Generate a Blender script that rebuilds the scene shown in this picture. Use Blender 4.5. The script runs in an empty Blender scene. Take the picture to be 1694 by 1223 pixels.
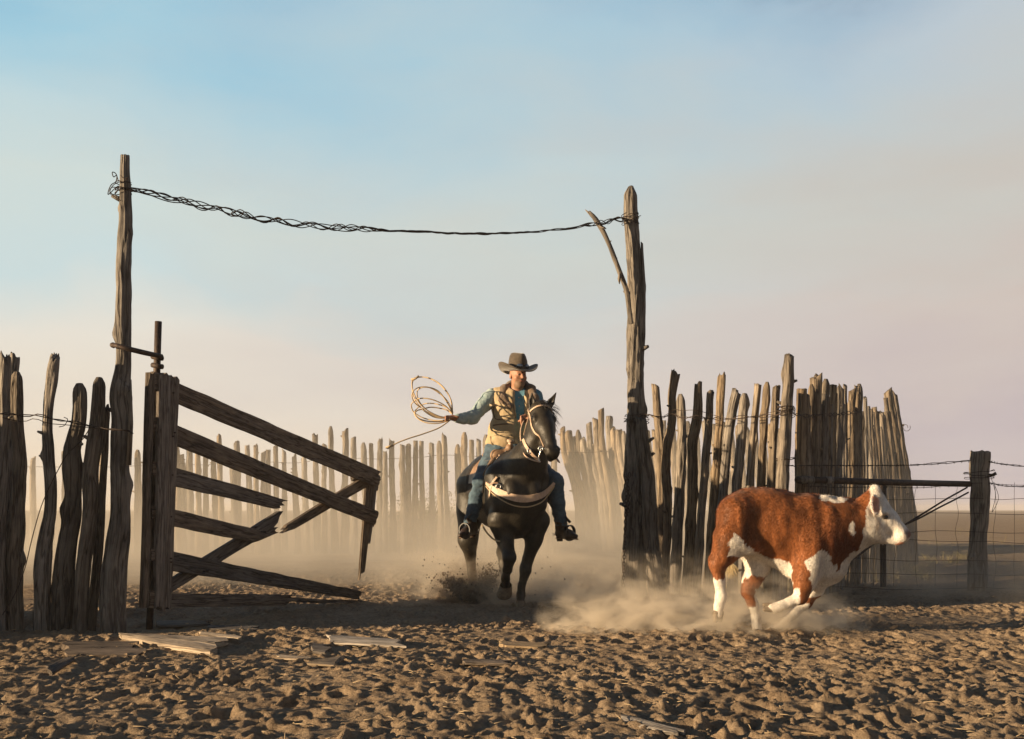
import bpy, math, random
import numpy as np
from mathutils import Vector, Matrix
from mathutils.bvhtree import BVHTree

R = math.radians
random.seed(7)
RS = np.random.RandomState(11)
sc = bpy.context.scene
col = sc.collection

# ------------------------------------------------------------------ camera
CAMH = 0.92
F = 1882.0                     # focal length in photo pixels (1694 wide)
HX, HY = 847.0, 843.0
cam_d = bpy.data.cameras.new('camera')
cam = bpy.data.objects.new('camera', cam_d)
col.objects.link(cam)
cam.location = (0, 0, CAMH)
cam.rotation_euler = (R(90), 0, 0)
cam_d.sensor_width = 36
cam_d.lens = F / 1694 * 36
cam_d.shift_y = (HY - 611.5) / 1694
cam_d.clip_start = 0.1
cam_d.clip_end = 6000
sc.camera = cam

# ------------------------------------------------------------------ light and sky
SUN_AZ, SUN_EL = R(20), R(8.5)     # azimuth: degrees in front of due left
sdir = Vector((-math.cos(SUN_AZ) * math.cos(SUN_EL), -math.sin(SUN_AZ) * math.cos(SUN_EL), math.sin(SUN_EL)))
sun_d = bpy.data.lights.new('sun', 'SUN')
sun_d.energy = 5.0
sun_d.angle = R(0.6)
sun_d.color = (1.0, 0.74, 0.45)
sun = bpy.data.objects.new('sun', sun_d)
col.objects.link(sun)
sun.location = (-20, -8, 10)
sun.rotation_euler = sdir.to_track_quat('Z', 'Y').to_euler()

world = bpy.data.worlds.new('World')
sc.world = world
world.use_nodes = True


def N(nt, typ, **kw):
    n = nt.nodes.new(typ)
    for k, v in kw.items():
        if k.startswith('i_'):
            key = k[2:]
            key = int(key) if key.isdigit() else key.replace('_', ' ')
            n.inputs[key].default_value = v
        else:
            setattr(n, k, v)
    return n


def ramp(nt, stops, fac):
    n = nt.nodes.new('ShaderNodeValToRGB')
    cr = n.color_ramp
    while len(cr.elements) < len(stops):
        cr.elements.new(0.5)
    for e, (p, c) in zip(cr.elements, stops):
        e.position = p
        e.color = (*c, 1) if len(c) == 3 else c
    nt.links.new(fac, n.inputs[0])
    return n.outputs[0]


def lin(r, g, b):
    f = lambda c: ((c / 255 + 0.055) / 1.055) ** 2.4 if c > 10 else c / 255 / 12.92
    return (f(r), f(g), f(b))


EXPO = 1.1
sc.view_settings.view_transform = 'Standard'
sc.view_settings.look = 'None'
sc.view_settings.gamma = 1
sc.view_settings.exposure = EXPO

nt = world.node_tree
nt.nodes.clear()
out = nt.nodes.new('ShaderNodeOutputWorld')
bg = nt.nodes.new('ShaderNodeBackground')
sky = nt.nodes.new('ShaderNodeTexSky')
sky.sky_type = 'NISHITA'
sky.sun_disc = False
sky.sun_elevation = SUN_EL
sky.sun_rotation = math.atan2(sdir.x, sdir.y)
sky.air_density = 1.2
sky.dust_density = 3.0
tc = nt.nodes.new('ShaderNodeTexCoord')
sep = nt.nodes.new('ShaderNodeSeparateXYZ')
nt.links.new(tc.outputs['Generated'], sep.inputs[0])
# drifting smoke: distorted noise, stretched along the horizon
mp = N(nt, 'ShaderNodeMapping')
mp.inputs['Scale'].default_value = (1.0, 1.0, 2.6)
mp.inputs['Location'].default_value = (3.1, 1.7, 0.4)
nt.links.new(tc.outputs['Generated'], mp.inputs[0])
ns = N(nt, 'ShaderNodeTexNoise', i_Scale=2.8, i_Detail=7.0, i_Roughness=0.5, i_Distortion=0.35)
nt.links.new(mp.outputs[0], ns.inputs['Vector'])
mp2 = N(nt, 'ShaderNodeMapping')
mp2.inputs['Scale'].default_value = (1.0, 1.0, 3.6)
mp2.inputs['Rotation'].default_value = (0, R(12), 0)
mp2.inputs['Location'].default_value = (7.3, 0.2, 2.4)
nt.links.new(tc.outputs['Generated'], mp2.inputs[0])
ns2 = N(nt, 'ShaderNodeTexNoise', i_Scale=4.2, i_Detail=7.0, i_Roughness=0.52, i_Distortion=0.4)
nt.links.new(mp2.outputs[0], ns2.inputs['Vector'])
# elevation perturbed by the smoke
def math_n(op, a, b, clamp=False):
    m = nt.nodes.new('ShaderNodeMath'); m.operation = op; m.use_clamp = clamp
    for i, v in enumerate((a, b)):
        if hasattr(v, 'is_output'): nt.links.new(v, m.inputs[i])
        else: m.inputs[i].default_value = v
    return m.outputs[0]
nz = math_n('MULTIPLY', math_n('SUBTRACT', ns.outputs[0], 0.5), 0.24)
el = math_n('MULTIPLY', math_n('ADD', sep.outputs[2], nz), 2.0, True)      # z 0..0.5 -> 0..1
left = ramp(nt, [(0.0, lin(232, 216, 196)), (0.24, lin(228, 221, 209)), (0.37, lin(200, 216, 217)),
                 (0.50, lin(205, 216, 212)), (0.62, lin(190, 212, 217)), (0.76, lin(160, 201, 218)), (0.86, lin(140, 190, 214)), (1.0, lin(48, 84, 124))], el)
right = ramp(nt, [(0.0, lin(188, 178, 188)), (0.18, lin(191, 177, 180)), (0.34, lin(204, 188, 180)),
                  (0.52, lin(198, 192, 184)), (0.70, lin(192, 197, 198)), (0.80, lin(186, 197, 205)), (0.88, lin(170, 186, 200)), (1.0, lin(60, 86, 118))], el)
hx = math_n('ADD', math_n('MULTIPLY', sep.outputs[0], 1.25), math_n('MULTIPLY', math_n('SUBTRACT', ns2.outputs[0], 0.5), 0.8))
hf = math_n('ADD', math_n('MULTIPLY', hx, 1.0), 0.45, True)
mx = N(nt, 'ShaderNodeMix', data_type='RGBA')
nt.links.new(hf, mx.inputs[0]); nt.links.new(left, mx.inputs[6]); nt.links.new(right, mx.inputs[7])
# expose the smoke colours to scene radiance
sm = N(nt, 'ShaderNodeMix', data_type='RGBA', blend_type='MULTIPLY')
sm.inputs[0].default_value = 1
k = 1.07 * 2 ** -EXPO
sm.inputs[7].default_value = (k, k, k, 1)
nt.links.new(mx.outputs[2], sm.inputs[6])
nv = N(nt, 'ShaderNodeMix', data_type='RGBA', blend_type='MULTIPLY')
nv.inputs[0].default_value = 1
nv.inputs[7].default_value = (0.09, 0.09, 0.09, 1)
nt.links.new(sky.outputs[0], nv.inputs[6])
fin = N(nt, 'ShaderNodeMix', data_type='RGBA')
fin.inputs[0].default_value = 0.93
nt.links.new(nv.outputs[2], fin.inputs[6]); nt.links.new(sm.outputs[2], fin.inputs[7])
nt.links.new(fin.outputs[2], bg.inputs[0])
# sky dimmed on the side behind the viewer to hold down ambient light
yy = math_n('ADD', math_n('MULTIPLY', sep.outputs[1], 0.9), 0.75, True)
nt.links.new(math_n('MAXIMUM', yy, 0.6), bg.inputs[1])
nt.links.new(bg.outputs[0], out.inputs[0])

sc.render.engine = 'CYCLES'
sc.cycles.use_denoising = True
sc.cycles.max_bounces = 6
sc.cycles.volume_bounces = 1
sc.cycles.volume_max_steps = 128
sc.cycles.sample_clamp_indirect = 3

# ------------------------------------------------------------------ helpers
def W(px, py, d):
    """the point seen at photo pixel (px, py) that stands d metres ahead"""
    return np.array([(px - HX) / F * d, d, CAMH + (HY - py) / F * d])


def dep(basey):
    """distance of a foot on level ground seen at photo row basey"""
    return F * CAMH / (basey - HY)


def hash3(ix, iy, iz, seed):
    h = (ix.astype(np.uint32) * np.uint32(374761393)) ^ (iy.astype(np.uint32) * np.uint32(668265263)) ^ (iz.astype(np.uint32) * np.uint32(2246822519)) ^ np.uint32((seed * 3266489917) & 0xffffffff)
    h = (h ^ (h >> np.uint32(13))) * np.uint32(1274126177)
    h = (h ^ (h >> np.uint32(15))) * np.uint32(2654435761)
    h = h ^ (h >> np.uint32(16))
    return h.astype(np.float64) / 4294967295.0


def vn(P, seed=0):
    P = np.asarray(P, float)
    if P.shape[1] == 2:
        P = np.c_[P, np.zeros(len(P))]
        two = True
    else:
        two = False
    i = np.floor(P).astype(np.int64); f = P - i; f = f * f * f * (f * (f * 6 - 15) + 10)
    r = 0
    for dz in ((0,) if two else (0, 1)):
        for dx in (0, 1):
            for dy in (0, 1):
                w = (f[:, 0] if dx else 1 - f[:, 0]) * (f[:, 1] if dy else 1 - f[:, 1])
                if not two: w = w * (f[:, 2] if dz else 1 - f[:, 2])
                r = r + w * hash3(i[:, 0] + dx, i[:, 1] + dy, i[:, 2] + dz, seed)
    return r * 2 - 1


def fbm(P, o=4, seed=0, g=0.5):
    r = 0; a = 1
    P = np.asarray(P, float)
    for k in range(o):
        r = r + a * vn(P * 2 ** k + 17.3 * k, seed + k); a *= g
    return r


def mk(name, V, faces, mat, parent=None, smooth=True, attrs=None, loc=None):
    """one mesh object; V world coordinates; faces: list of int arrays (n,3) / (n,4)"""
    V = np.asarray(V, float)
    if isinstance(faces, np.ndarray): faces = [faces]
    faces = [np.asarray(f, np.int64) for f in faces if len(f)]
    me = bpy.data.meshes.new(name)
    me.vertices.add(len(V))
    base = np.array(parent_loc(parent)) if parent else (np.array(loc) if loc is not None else np.zeros(3))
    me.vertices.foreach_set('co', (V - base).astype(np.float32).ravel())
    tot = np.concatenate([np.full(len(f), f.shape[1]) for f in faces])
    loops = np.concatenate([f.ravel() for f in faces])
    me.loops.add(len(loops)); me.loops.foreach_set('vertex_index', loops.astype(np.int32))
    me.polygons.add(len(tot))
    me.polygons.foreach_set('loop_start', np.r_[0, np.cumsum(tot)[:-1]].astype(np.int32))
    me.polygons.foreach_set('loop_total', tot.astype(np.int32))
    me.polygons.foreach_set('use_smooth', np.full(len(tot), smooth))
    for k, a in (attrs or {}).items():
        a = np.asarray(a, np.float32)
        if a.ndim == 2 and a.shape[1] == 4:
            at = me.attributes.new(k, 'FLOAT_COLOR', 'POINT'); at.data.foreach_set('color', a.ravel())
        elif a.ndim == 2:
            at = me.attributes.new(k, 'FLOAT_VECTOR', 'POINT'); at.data.foreach_set('vector', a.ravel())
        else:
            at = me.attributes.new(k, 'FLOAT', 'POINT'); at.data.foreach_set('value', a.ravel())
    me.materials.append(mat)
    me.update(calc_edges=True); me.validate()
    o = bpy.data.objects.new(name, me)
    col.objects.link(o)
    if parent: o.parent = parent
    elif loc is not None: o.location = loc
    return o


def parent_loc(p):
    v = Vector((0, 0, 0))
    while p:
        v = v + p.location; p = p.parent
    return v


def thing(name, label, cat, loc, group=None):
    o = bpy.data.objects.new(name, None)
    o.empty_display_size = 0.2
    col.objects.link(o)
    o.location = loc
    return tag(o, label, cat, group)


def tag(o, label=None, cat=None, group=None, kind=None):
    if label: o['label'] = label
    if cat: o['category'] = cat
    if group: o['group'] = group
    if kind: o['kind'] = kind
    return o


class MB:
    """collects pieces of one mesh"""
    def __init__(s): s.V = []; s.F3 = []; s.F4 = []; s.A = []; s.n = 0
    def add(s, V, faces, gco=None):
        V = np.asarray(V, float)
        for f in (faces if isinstance(faces, list) else [faces]):
            f = np.asarray(f, np.int64)
            if len(f): (s.F3 if f.shape[1] == 3 else s.F4).append(f + s.n)
        s.V.append(V); s.A.append(V if gco is None else gco); s.n += len(V)
        return s
    def build(s, name, mat, parent=None, smooth=True, loc=None, attrs=None):
        a = {'gco': np.concatenate(s.A)}
        if attrs: a.update(attrs)
        fs = []
        if s.F3: fs.append(np.concatenate(s.F3))
        if s.F4: fs.append(np.concatenate(s.F4))
        return mk(name, np.concatenate(s.V), fs, mat, parent, smooth, a, loc)


def resample(pts, step):
    pts = np.asarray(pts, float)
    L = np.r_[0, np.cumsum(np.linalg.norm(np.diff(pts[:, :3], axis=0), axis=1))]
    n = max(2, int(round(L[-1] / step)) + 1)
    t = np.linspace(0, L[-1], n)
    # catmull-rom style smooth through cubic hermite
    m = np.gradient(pts, L, axis=0) if len(pts) > 2 else np.repeat(((pts[1] - pts[0]) / L[-1])[None], 2, 0)
    i = np.clip(np.searchsorted(L, t, side='right') - 1, 0, len(L) - 2)
    h = (L[i + 1] - L[i])[:, None]; u = ((t - L[i])[:, None]) / h
    return (2*u**3 - 3*u**2 + 1) * pts[i] + (u**3 - 2*u**2 + u) * h * m[i] + (-2*u**3 + 3*u**2) * pts[i+1] + (u**3 - u**2) * h * m[i+1]


def frames(C):
    T = np.gradient(C, axis=0); T /= np.linalg.norm(T, axis=1)[:, None] + 1e-9
    a = np.array([0, 1, 0.0]) if abs(T[0][1]) < 0.8 else np.array([1.0, 0, 0])
    U = []
    u = np.cross(T[0], a); u /= np.linalg.norm(u)
    for t in T:
        u = u - t * np.dot(u, t); u /= np.linalg.norm(u) + 1e-9
        U.append(u)
    U = np.array(U)
    return T, U, np.cross(T, U)


def tube(C, r, seg=6, close=False, cap=True):
    C = np.asarray(C, float); n = len(C)
    r = np.broadcast_to(r, (n,))
    T, U, B = frames(C)
    a = np.linspace(0, 2 * np.pi, seg, endpoint=False)
    V = C[:, None] + r[:, None, None] * (np.cos(a)[None, :, None] * U[:, None] + np.sin(a)[None, :, None] * B[:, None])
    V = V.reshape(-1, 3)
    idx = np.arange(n * seg).reshape(n, seg)
    q = []
    rows = n if close else n - 1
    i0 = idx[:rows] if not close else idx
    i1 = np.roll(idx, -1, 0)[:rows] if close else idx[1:]
    f = np.stack([i0, np.roll(i0, -1, 1), np.roll(i1, -1, 1), i1], -1).reshape(-1, 4)
    fs = [f]
    if cap and not close:
        V = np.r_[V, C[:1], C[-1:]]
        a0 = len(V) - 2; a1 = len(V) - 1
        fs.append(np.stack([np.full(seg, a0), np.roll(idx[0], -1), idx[0]], -1))
        fs.append(np.stack([np.full(seg, a1), idx[-1], np.roll(idx[-1], -1)], -1))
    return V, fs


def ribbon(C, nrm, w, th):
    """flat strap along C; nrm = outward normals"""
    C = np.asarray(C, float); T = np.gradient(C, axis=0); T /= np.linalg.norm(T, axis=1)[:, None]
    nrm = np.asarray(nrm, float); nrm = nrm / np.linalg.norm(nrm, axis=1)[:, None]
    S = np.cross(T, nrm); S /= np.linalg.norm(S, axis=1)[:, None]
    w = np.broadcast_to(w, (len(C),))[:, None] / 2
    rings = np.stack([C + S * w, C + S * w + nrm * th, C - S * w + nrm * th, C - S * w], 1)
    n = len(C); V = rings.reshape(-1, 3); idx = np.arange(4 * n).reshape(n, 4)
    f = np.stack([idx[:-1], np.roll(idx[:-1], -1, 1), np.roll(idx[1:], -1, 1), idx[1:]], -1).reshape(-1, 4)
    return V, [np.r_[f, [idx[0][::-1]], [idx[-1]]]]


# ------------------------------------------------------------------ materials
def new_mat(name):
    m = bpy.data.materials.new(name); m.use_nodes = True
    t = m.node_tree; b = t.nodes['Principled BSDF']
    return m, t, b


def L(t, a, b): t.links.new(a, b)


def wood_mat(name, light, mid, dark, rough=0.85, bump=0.9, sx=9.0):
    m, t, b = new_mat(name)
    at = N(t, 'ShaderNodeAttribute', attribute_name='gco')
    oi = N(t, 'ShaderNodeObjectInfo')
    mp = N(t, 'ShaderNodeMapping'); mp.inputs['Scale'].default_value = (sx * 3, sx * 3, sx * 0.22)
    L(t, at.outputs['Vector'], mp.inputs[0])
    n1 = N(t, 'ShaderNodeTexNoise', i_Scale=1.0, i_Detail=7.0, i_Roughness=0.68, i_Distortion=0.12)
    L(t, mp.outputs[0], n1.inputs['Vector'])
    n2 = N(t, 'ShaderNodeTexNoise', i_Scale=3.3, i_Detail=4.0, i_Roughness=0.6)
    L(t, at.outputs['Vector'], n2.inputs['Vector'])
    c = ramp(t, [(0.28, dark), (0.46, mid), (0.7, light)], n1.outputs[0])
    c2 = ramp(t, [(0.3, (0.62, 0.60, 0.60)), (0.7, (1.15, 1.12, 1.08))], n2.outputs[0])
    mm = N(t, 'ShaderNodeMix', data_type='RGBA', blend_type='MULTIPLY'); mm.inputs[0].default_value = 1
    L(t, c, mm.inputs[6]); L(t, c2, mm.inputs[7])
    # long drying cracks and fine fibre
    mp3 = N(t, 'ShaderNodeMapping'); mp3.inputs['Scale'].default_value = (sx * 2.2, sx * 2.2, sx * 0.16)
    L(t, at.outputs['Vector'], mp3.inputs[0])
    n3 = N(t, 'ShaderNodeTexNoise', i_Scale=1.0, i_Detail=3.0, i_Roughness=0.5, i_Distortion=0.05); L(t, mp3.outputs[0], n3.inputs['Vector'])
    ck = ramp(t, [(0.455, (1, 1, 1)), (0.492, (0.34, 0.31, 0.29)), (0.508, (0.34, 0.31, 0.29)), (0.545, (1, 1, 1))], n3.outputs[0])
    mp4 = N(t, 'ShaderNodeMapping'); mp4.inputs['Scale'].default_value = (sx * 13, sx * 13, sx * 0.9)
    L(t, at.outputs['Vector'], mp4.inputs[0])
    n4 = N(t, 'ShaderNodeTexNoise', i_Scale=1.0, i_Detail=3.0, i_Roughness=0.6); L(t, mp4.outputs[0], n4.inputs['Vector'])
    fb4 = ramp(t, [(0.3, (0.72, 0.70, 0.68)), (0.7, (1.22, 1.2, 1.16))], n4.outputs[0])
    m4 = N(t, 'ShaderNodeMix', data_type='RGBA', blend_type='MULTIPLY'); m4.inputs[0].default_value = 1
    L(t, mm.outputs[2], m4.inputs[6]); L(t, fb4, m4.inputs[7])
    m5 = N(t, 'ShaderNodeMix', data_type='RGBA', blend_type='MULTIPLY'); m5.inputs[0].default_value = 0.85
    L(t, m4.outputs[2], m5.inputs[6]); L(t, ck, m5.inputs[7])
    mm = m5
    hv = N(t, 'ShaderNodeHueSaturation')
    vr = N(t, 'ShaderNodeMapRange'); vr.inputs[3].default_value = 0.75; vr.inputs[4].default_value = 1.25
    L(t, oi.outputs['Random'], vr.inputs[0]); L(t, vr.outputs[0], hv.inputs['Value']); vs = N(t, 'ShaderNodeMapRange'); vs.inputs[3].default_value = 0.45; vs.inputs[4].default_value = 1.1; mr_ = t.nodes.new('ShaderNodeMath'); mr_.operation = 'FRACT'; mq_ = t.nodes.new('ShaderNodeMath'); mq_.operation = 'MULTIPLY'; mq_.inputs[1].default_value = 7.31; L(t, oi.outputs['Random'], mq_.inputs[0]); L(t, mq_.outputs[0], mr_.inputs[0]); L(t, mr_.outputs[0], vs.inputs[0]); L(t, vs.outputs[0], hv.inputs['Saturation']); L(t, mm.outputs[2], hv.inputs['Color'])
    L(t, hv.outputs[0], b.inputs['Base Color'])
    b.inputs['Roughness'].default_value = rough
    b.inputs['Specular IOR Level'].default_value = 0.25
    bp = N(t, 'ShaderNodeBump'); bp.inputs['Strength'].default_value = bump; bp.inputs['Distance'].default_value = 0.02
    hh_ = t.nodes.new('ShaderNodeMath'); hh_.operation = 'MULTIPLY'; L(t, ck, hh_.inputs[0]); L(t, n1.outputs[0], hh_.inputs[1])
    L(t, hh_.outputs[0], bp.inputs['Height'])
    bp2 = N(t, 'ShaderNodeBump'); bp2.inputs['Strength'].default_value = 0.5; bp2.inputs['Distance'].default_value = 0.006
    L(t, n4.outputs[0], bp2.inputs['Height']); L(t, bp.outputs[0], bp2.inputs['Normal']); L(t, bp2.outputs[0], b.inputs['Normal'])
    return m


def noise_mat(name, c1, c2, scale=20, rough=0.7, bump=0.2, dist=0.01, metal=0.0, spec=0.3, detail=5, sheen=0):
    m, t, b = new_mat(name)
    tcn = N(t, 'ShaderNodeTexCoord')
    n1 = N(t, 'ShaderNodeTexNoise', i_Scale=scale, i_Detail=detail, i_Roughness=0.6)
    L(t, tcn.outputs['Object'], n1.inputs['Vector'])
    L(t, ramp(t, [(0.3, c1), (0.7, c2)], n1.outputs[0]), b.inputs['Base Color'])
    b.inputs['Roughness'].default_value = rough
    b.inputs['Metallic'].default_value = metal
    b.inputs['Specular IOR Level'].default_value = spec
    if sheen: b.inputs['Sheen Weight'].default_value = sheen
    bp = N(t, 'ShaderNodeBump'); bp.inputs['Strength'].default_value = bump; bp.inputs['Distance'].default_value = dist
    L(t, n1.outputs[0], bp.inputs['Height']); L(t, bp.outputs[0], b.inputs['Normal'])
    return m


def vcol_mat(name, rough=0.7, nscale=60, bump=0.3, dist=0.01, spec=0.25, var=0.25, stretch=None, sheen=0.0):
    m, t, b = new_mat(name)
    at = N(t, 'ShaderNodeAttribute', attribute_name='tint')
    tcn = N(t, 'ShaderNodeTexCoord')
    mp = N(t, 'ShaderNodeMapping')
    if stretch: mp.inputs['Scale'].default_value = stretch
    L(t, tcn.outputs['Object'], mp.inputs[0])
    n1 = N(t, 'ShaderNodeTexNoise', i_Scale=nscale, i_Detail=4.0, i_Roughness=0.6)
    L(t, mp.outputs[0], n1.inputs['Vector'])
    c = ramp(t, [(0.3, (1 - var,) * 3), (0.7, (1 + var * 0.6,) * 3)], n1.outputs[0])
    mm = N(t, 'ShaderNodeMix', data_type='RGBA', blend_type='MULTIPLY'); mm.inputs[0].default_value = 1
    L(t, at.outputs['Color'], mm.inputs[6]); L(t, c, mm.inputs[7])
    L(t, mm.outputs[2], b.inputs['Base Color'])
    b.inputs['Roughness'].default_value = rough
    b.inputs['Specular IOR Level'].default_value = spec
    b.inputs['Sheen Weight'].default_value = sheen
    bp = N(t, 'ShaderNodeBump'); bp.inputs['Strength'].default_value = bump; bp.inputs['Distance'].default_value = dist
    L(t, n1.outputs[0], bp.inputs['Height']); L(t, bp.outputs[0], b.inputs['Normal'])
    return m


M = {}
M['post'] = wood_mat('weathered juniper', (0.30, 0.24, 0.17), (0.215, 0.175, 0.13), (0.10, 0.08, 0.062))
M['board'] = wood_mat('weathered board', (0.25, 0.20, 0.155), (0.17, 0.137, 0.107), (0.075, 0.060, 0.048), sx=13)
M['pale_board'] = wood_mat('pale board', (0.44, 0.345, 0.225), (0.35, 0.27, 0.175), (0.19, 0.14, 0.09), sx=9)
M['wire'] = noise_mat('rusty wire', (0.035, 0.025, 0.02), (0.07, 0.05, 0.04), 60, 0.75, metal=0.3)
M['steel'] = noise_mat('rusted steel', (0.03, 0.024, 0.022), (0.09, 0.06, 0.045), 30, 0.65, metal=0.4)
M['rope'] = noise_mat('rope', (0.38, 0.27, 0.15), (0.55, 0.42, 0.26), 200, 0.7, 0.5, 0.003)
M['leather'] = noise_mat('tan leather', (0.42, 0.29, 0.20), (0.58, 0.43, 0.32), 40, 0.5, 0.2, 0.004, spec=0.4)
M['dark_leather'] = noise_mat('dark leather', (0.025, 0.016, 0.011), (0.06, 0.038, 0.025), 30, 0.45, 0.3, 0.004, spec=0.5)
M['brown_leather'] = noise_mat('brown leather', (0.16, 0.09, 0.05), (0.30, 0.19, 0.11), 30, 0.5, 0.3, 0.004, spec=0.4)
M['metal'] = noise_mat('bit steel', (0.5, 0.5, 0.5), (0.75, 0.74, 0.7), 30, 0.3, 0.05, 0.002, metal=0.9)
M['blanket'] = noise_mat('dark blanket', (0.012, 0.010, 0.010), (0.03, 0.026, 0.025), 90, 0.9, 0.5, 0.004)
M['denim'] = noise_mat('blue jeans', (0.03, 0.055, 0.085), (0.08, 0.13, 0.17), 14, 0.85, 0.4, 0.01, sheen=0.2)
M['shirt'] = noise_mat('teal denim shirt', (0.055, 0.17, 0.24), (0.12, 0.27, 0.34), 16, 0.8, 0.4, 0.01, sheen=0.2)
M['sleeve'] = noise_mat('pale sleeve', (0.20, 0.29, 0.30), (0.36, 0.43, 0.42), 16, 0.85, 0.4, 0.01, sheen=0.2)  # paler and greyer than the shirt, used on the right arm only
M['vest'] = noise_mat('tan canvas vest', (0.33, 0.25, 0.14), (0.44, 0.34, 0.21), 18, 0.85, 0.4, 0.01, sheen=0.2)
M['vest_trim'] = noise_mat('vest trim', (0.10, 0.07, 0.045), (0.16, 0.11, 0.07), 30, 0.85, 0.3, 0.005)
M['collar'] = noise_mat('brown fleece collar', (0.10, 0.068, 0.045), (0.19, 0.13, 0.09), 90, 0.95, 0.8, 0.01, sheen=0.3)
M['hat'] = noise_mat('brown felt', (0.05, 0.037, 0.026), (0.085, 0.065, 0.045), 40, 0.85, 0.2, 0.004, sheen=0.3)
M['black'] = noise_mat('black strap', (0.012, 0.012, 0.014), (0.03, 0.03, 0.032), 40, 0.4, 0.1, 0.002, spec=0.5)
M['lens'] = noise_mat('goggle lens', (0.10, 0.13, 0.17), (0.18, 0.22, 0.28), 20, 0.12, 0.0, 0.001, metal=0.7)
M['skin'] = vcol_mat('skin', 0.55, 120, 0.15, 0.003, 0.35, 0.08)
M['hair'] = noise_mat('dark hair', (0.03, 0.02, 0.013), (0.07, 0.05, 0.03), 90, 0.7, 0.5, 0.004)
M['horse'] = vcol_mat('black coat', 0.50, 70, 0.45, 0.006, 0.36, 0.5, (1, 1, .4), sheen=0.0)
M['mane'] = noise_mat('black hair', (0.006, 0.005, 0.004), (0.02, 0.016, 0.012), 60, 0.45, 0.3, 0.005, spec=0.5)
M['eye'] = noise_mat('dark eye', (0.004, 0.003, 0.002), (0.008, 0.005, 0.003), 20, 0.08, 0, 0.001, spec=0.8)
M['calf'] = vcol_mat('calf coat', 0.6, 60, 0.35, 0.008, 0.3, 0.30, (1.4, 1.4, 0.4), sheen=0.1)
M['fur'] = vcol_mat('calf fur', 0.7, 50, 0.0, 0.001, 0.25, 0.25)
M['hoof'] = noise_mat('hoof', (0.10, 0.075, 0.05), (0.22, 0.17, 0.12), 40, 0.6, 0.3, 0.003)
M['weed'] = noise_mat('dry weed', (0.30, 0.24, 0.10), (0.42, 0.36, 0.18), 20, 0.8, 0.0)
M['leaf'] = noise_mat('sage leaf', (0.10, 0.12, 0.03), (0.20, 0.20, 0.06), 9, 0.7, 0.0)
M['clod'] = noise_mat('thrown soil', (0.05, 0.035, 0.024), (0.12, 0.085, 0.055), 20, 0.95, 0.5, 0.02)


def ground_mat():
    m, t, b = new_mat('churned soil')
    tcn = N(t, 'ShaderNodeTexCoord')
    n1 = N(t, 'ShaderNodeTexNoise', i_Scale=1.3, i_Detail=8.0, i_Roughness=0.62)
    n2 = N(t, 'ShaderNodeTexNoise', i_Scale=22.0, i_Detail=8.0, i_Roughness=0.7)
    n3 = N(t, 'ShaderNodeTexNoise', i_Scale=150.0, i_Detail=3.0, i_Roughness=0.6)
    for n in (n1, n2, n3): L(t, tcn.outputs['Object'], n.inputs['Vector'])
    a = ramp(t, [(0.3, (0.29, 0.208, 0.135)), (0.7, (0.42, 0.315, 0.21))], n1.outputs[0])
    c = ramp(t, [(0.30, (0.42, 0.39, 0.37)), (0.42, (0.80, 0.79, 0.78)), (0.55, (1.0, 1.0, 1.0)), (0.75, (1.3, 1.28, 1.22))], n2.outputs[0])
    mm = N(t, 'ShaderNodeMix', data_type='RGBA', blend_type='MULTIPLY'); mm.inputs[0].default_value = 1
    L(t, a, mm.inputs[6]); L(t, c, mm.inputs[7]); L(t, mm.outputs[2], b.inputs['Base Color'])
    b.inputs['Roughness'].default_value = 0.95; b.inputs['Specular IOR Level'].default_value = 0.1
    b1 = N(t, 'ShaderNodeBump'); b1.inputs['Strength'].default_value = 1.0; b1.inputs['Distance'].default_value = 0.05
    b2 = N(t, 'ShaderNodeBump'); b2.inputs['Strength'].default_value = 0.5; b2.inputs['Distance'].default_value = 0.008
    L(t, n2.outputs[0], b1.inputs['Height']); L(t, n3.outputs[0], b2.inputs['Height'])
    L(t, b1.outputs[0], b2.inputs['Normal']); L(t, b2.outputs[0], b.inputs['Normal'])
    return m


M['ground'] = ground_mat()

# ------------------------------------------------------------------ dusty air
hv_ = np.array([[sx * 1520, 690 + sy * 820, 2.3 + sz * 3.3] for sx in (-1, 1) for sy in (-1, 1) for sz in (-1, 1)], float)
hm = bpy.data.materials.new('haze'); hm.use_nodes = True; hm.node_tree.nodes.clear()
_o = hm.node_tree.nodes.new('ShaderNodeOutputMaterial'); _p = hm.node_tree.nodes.new('ShaderNodeVolumePrincipled')
_p.inputs['Color'].default_value = (.92, .86, .80, 1); _p.inputs['Density'].default_value = 0.0009; _p.inputs['Anisotropy'].default_value = 0.1
hm.node_tree.links.new(_p.outputs[0], _o.inputs['Volume'])
hz = mk('haze', hv_, np.array([[0, 1, 3, 2], [4, 6, 7, 5], [0, 4, 5, 1], [2, 3, 7, 6], [0, 2, 6, 4], [1, 5, 7, 3]]), hm, None, False)
tag(hz, 'thin pale dust haze over the whole plain', 'haze', kind='stuff')

# ------------------------------------------------------------------ ground
FL = 1.0


def ground_base(P):
    """low undulation shared by everything that stands on the ground"""
    x, y = P[:, 0], P[:, 1]
    near = np.exp(-((np.maximum(np.abs(y - 9) - 16, 0) / 30) ** 2))
    h = 0.020 * vn(P * 0.55, 3) + 0.014 * vn(P * 1.5 + 4, 5)
    # low ridges before the gate; the nearest is shaped for a dark shading streak
    h = h + 0.022 * np.exp(-((y - 5.15 - 0.12 * vn(np.c_[x * 0.6, x * 0], 8)) / 0.16) ** 2) - 0.018 * np.exp(-((y - 5.5) / 0.2) ** 2)
    h = h + 0.03 * np.exp(-((y - 8.15 - 0.1 * vn(np.c_[x * 0.8, x * 0 + 3], 9)) / 0.25) ** 2)
    return h * near


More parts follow.
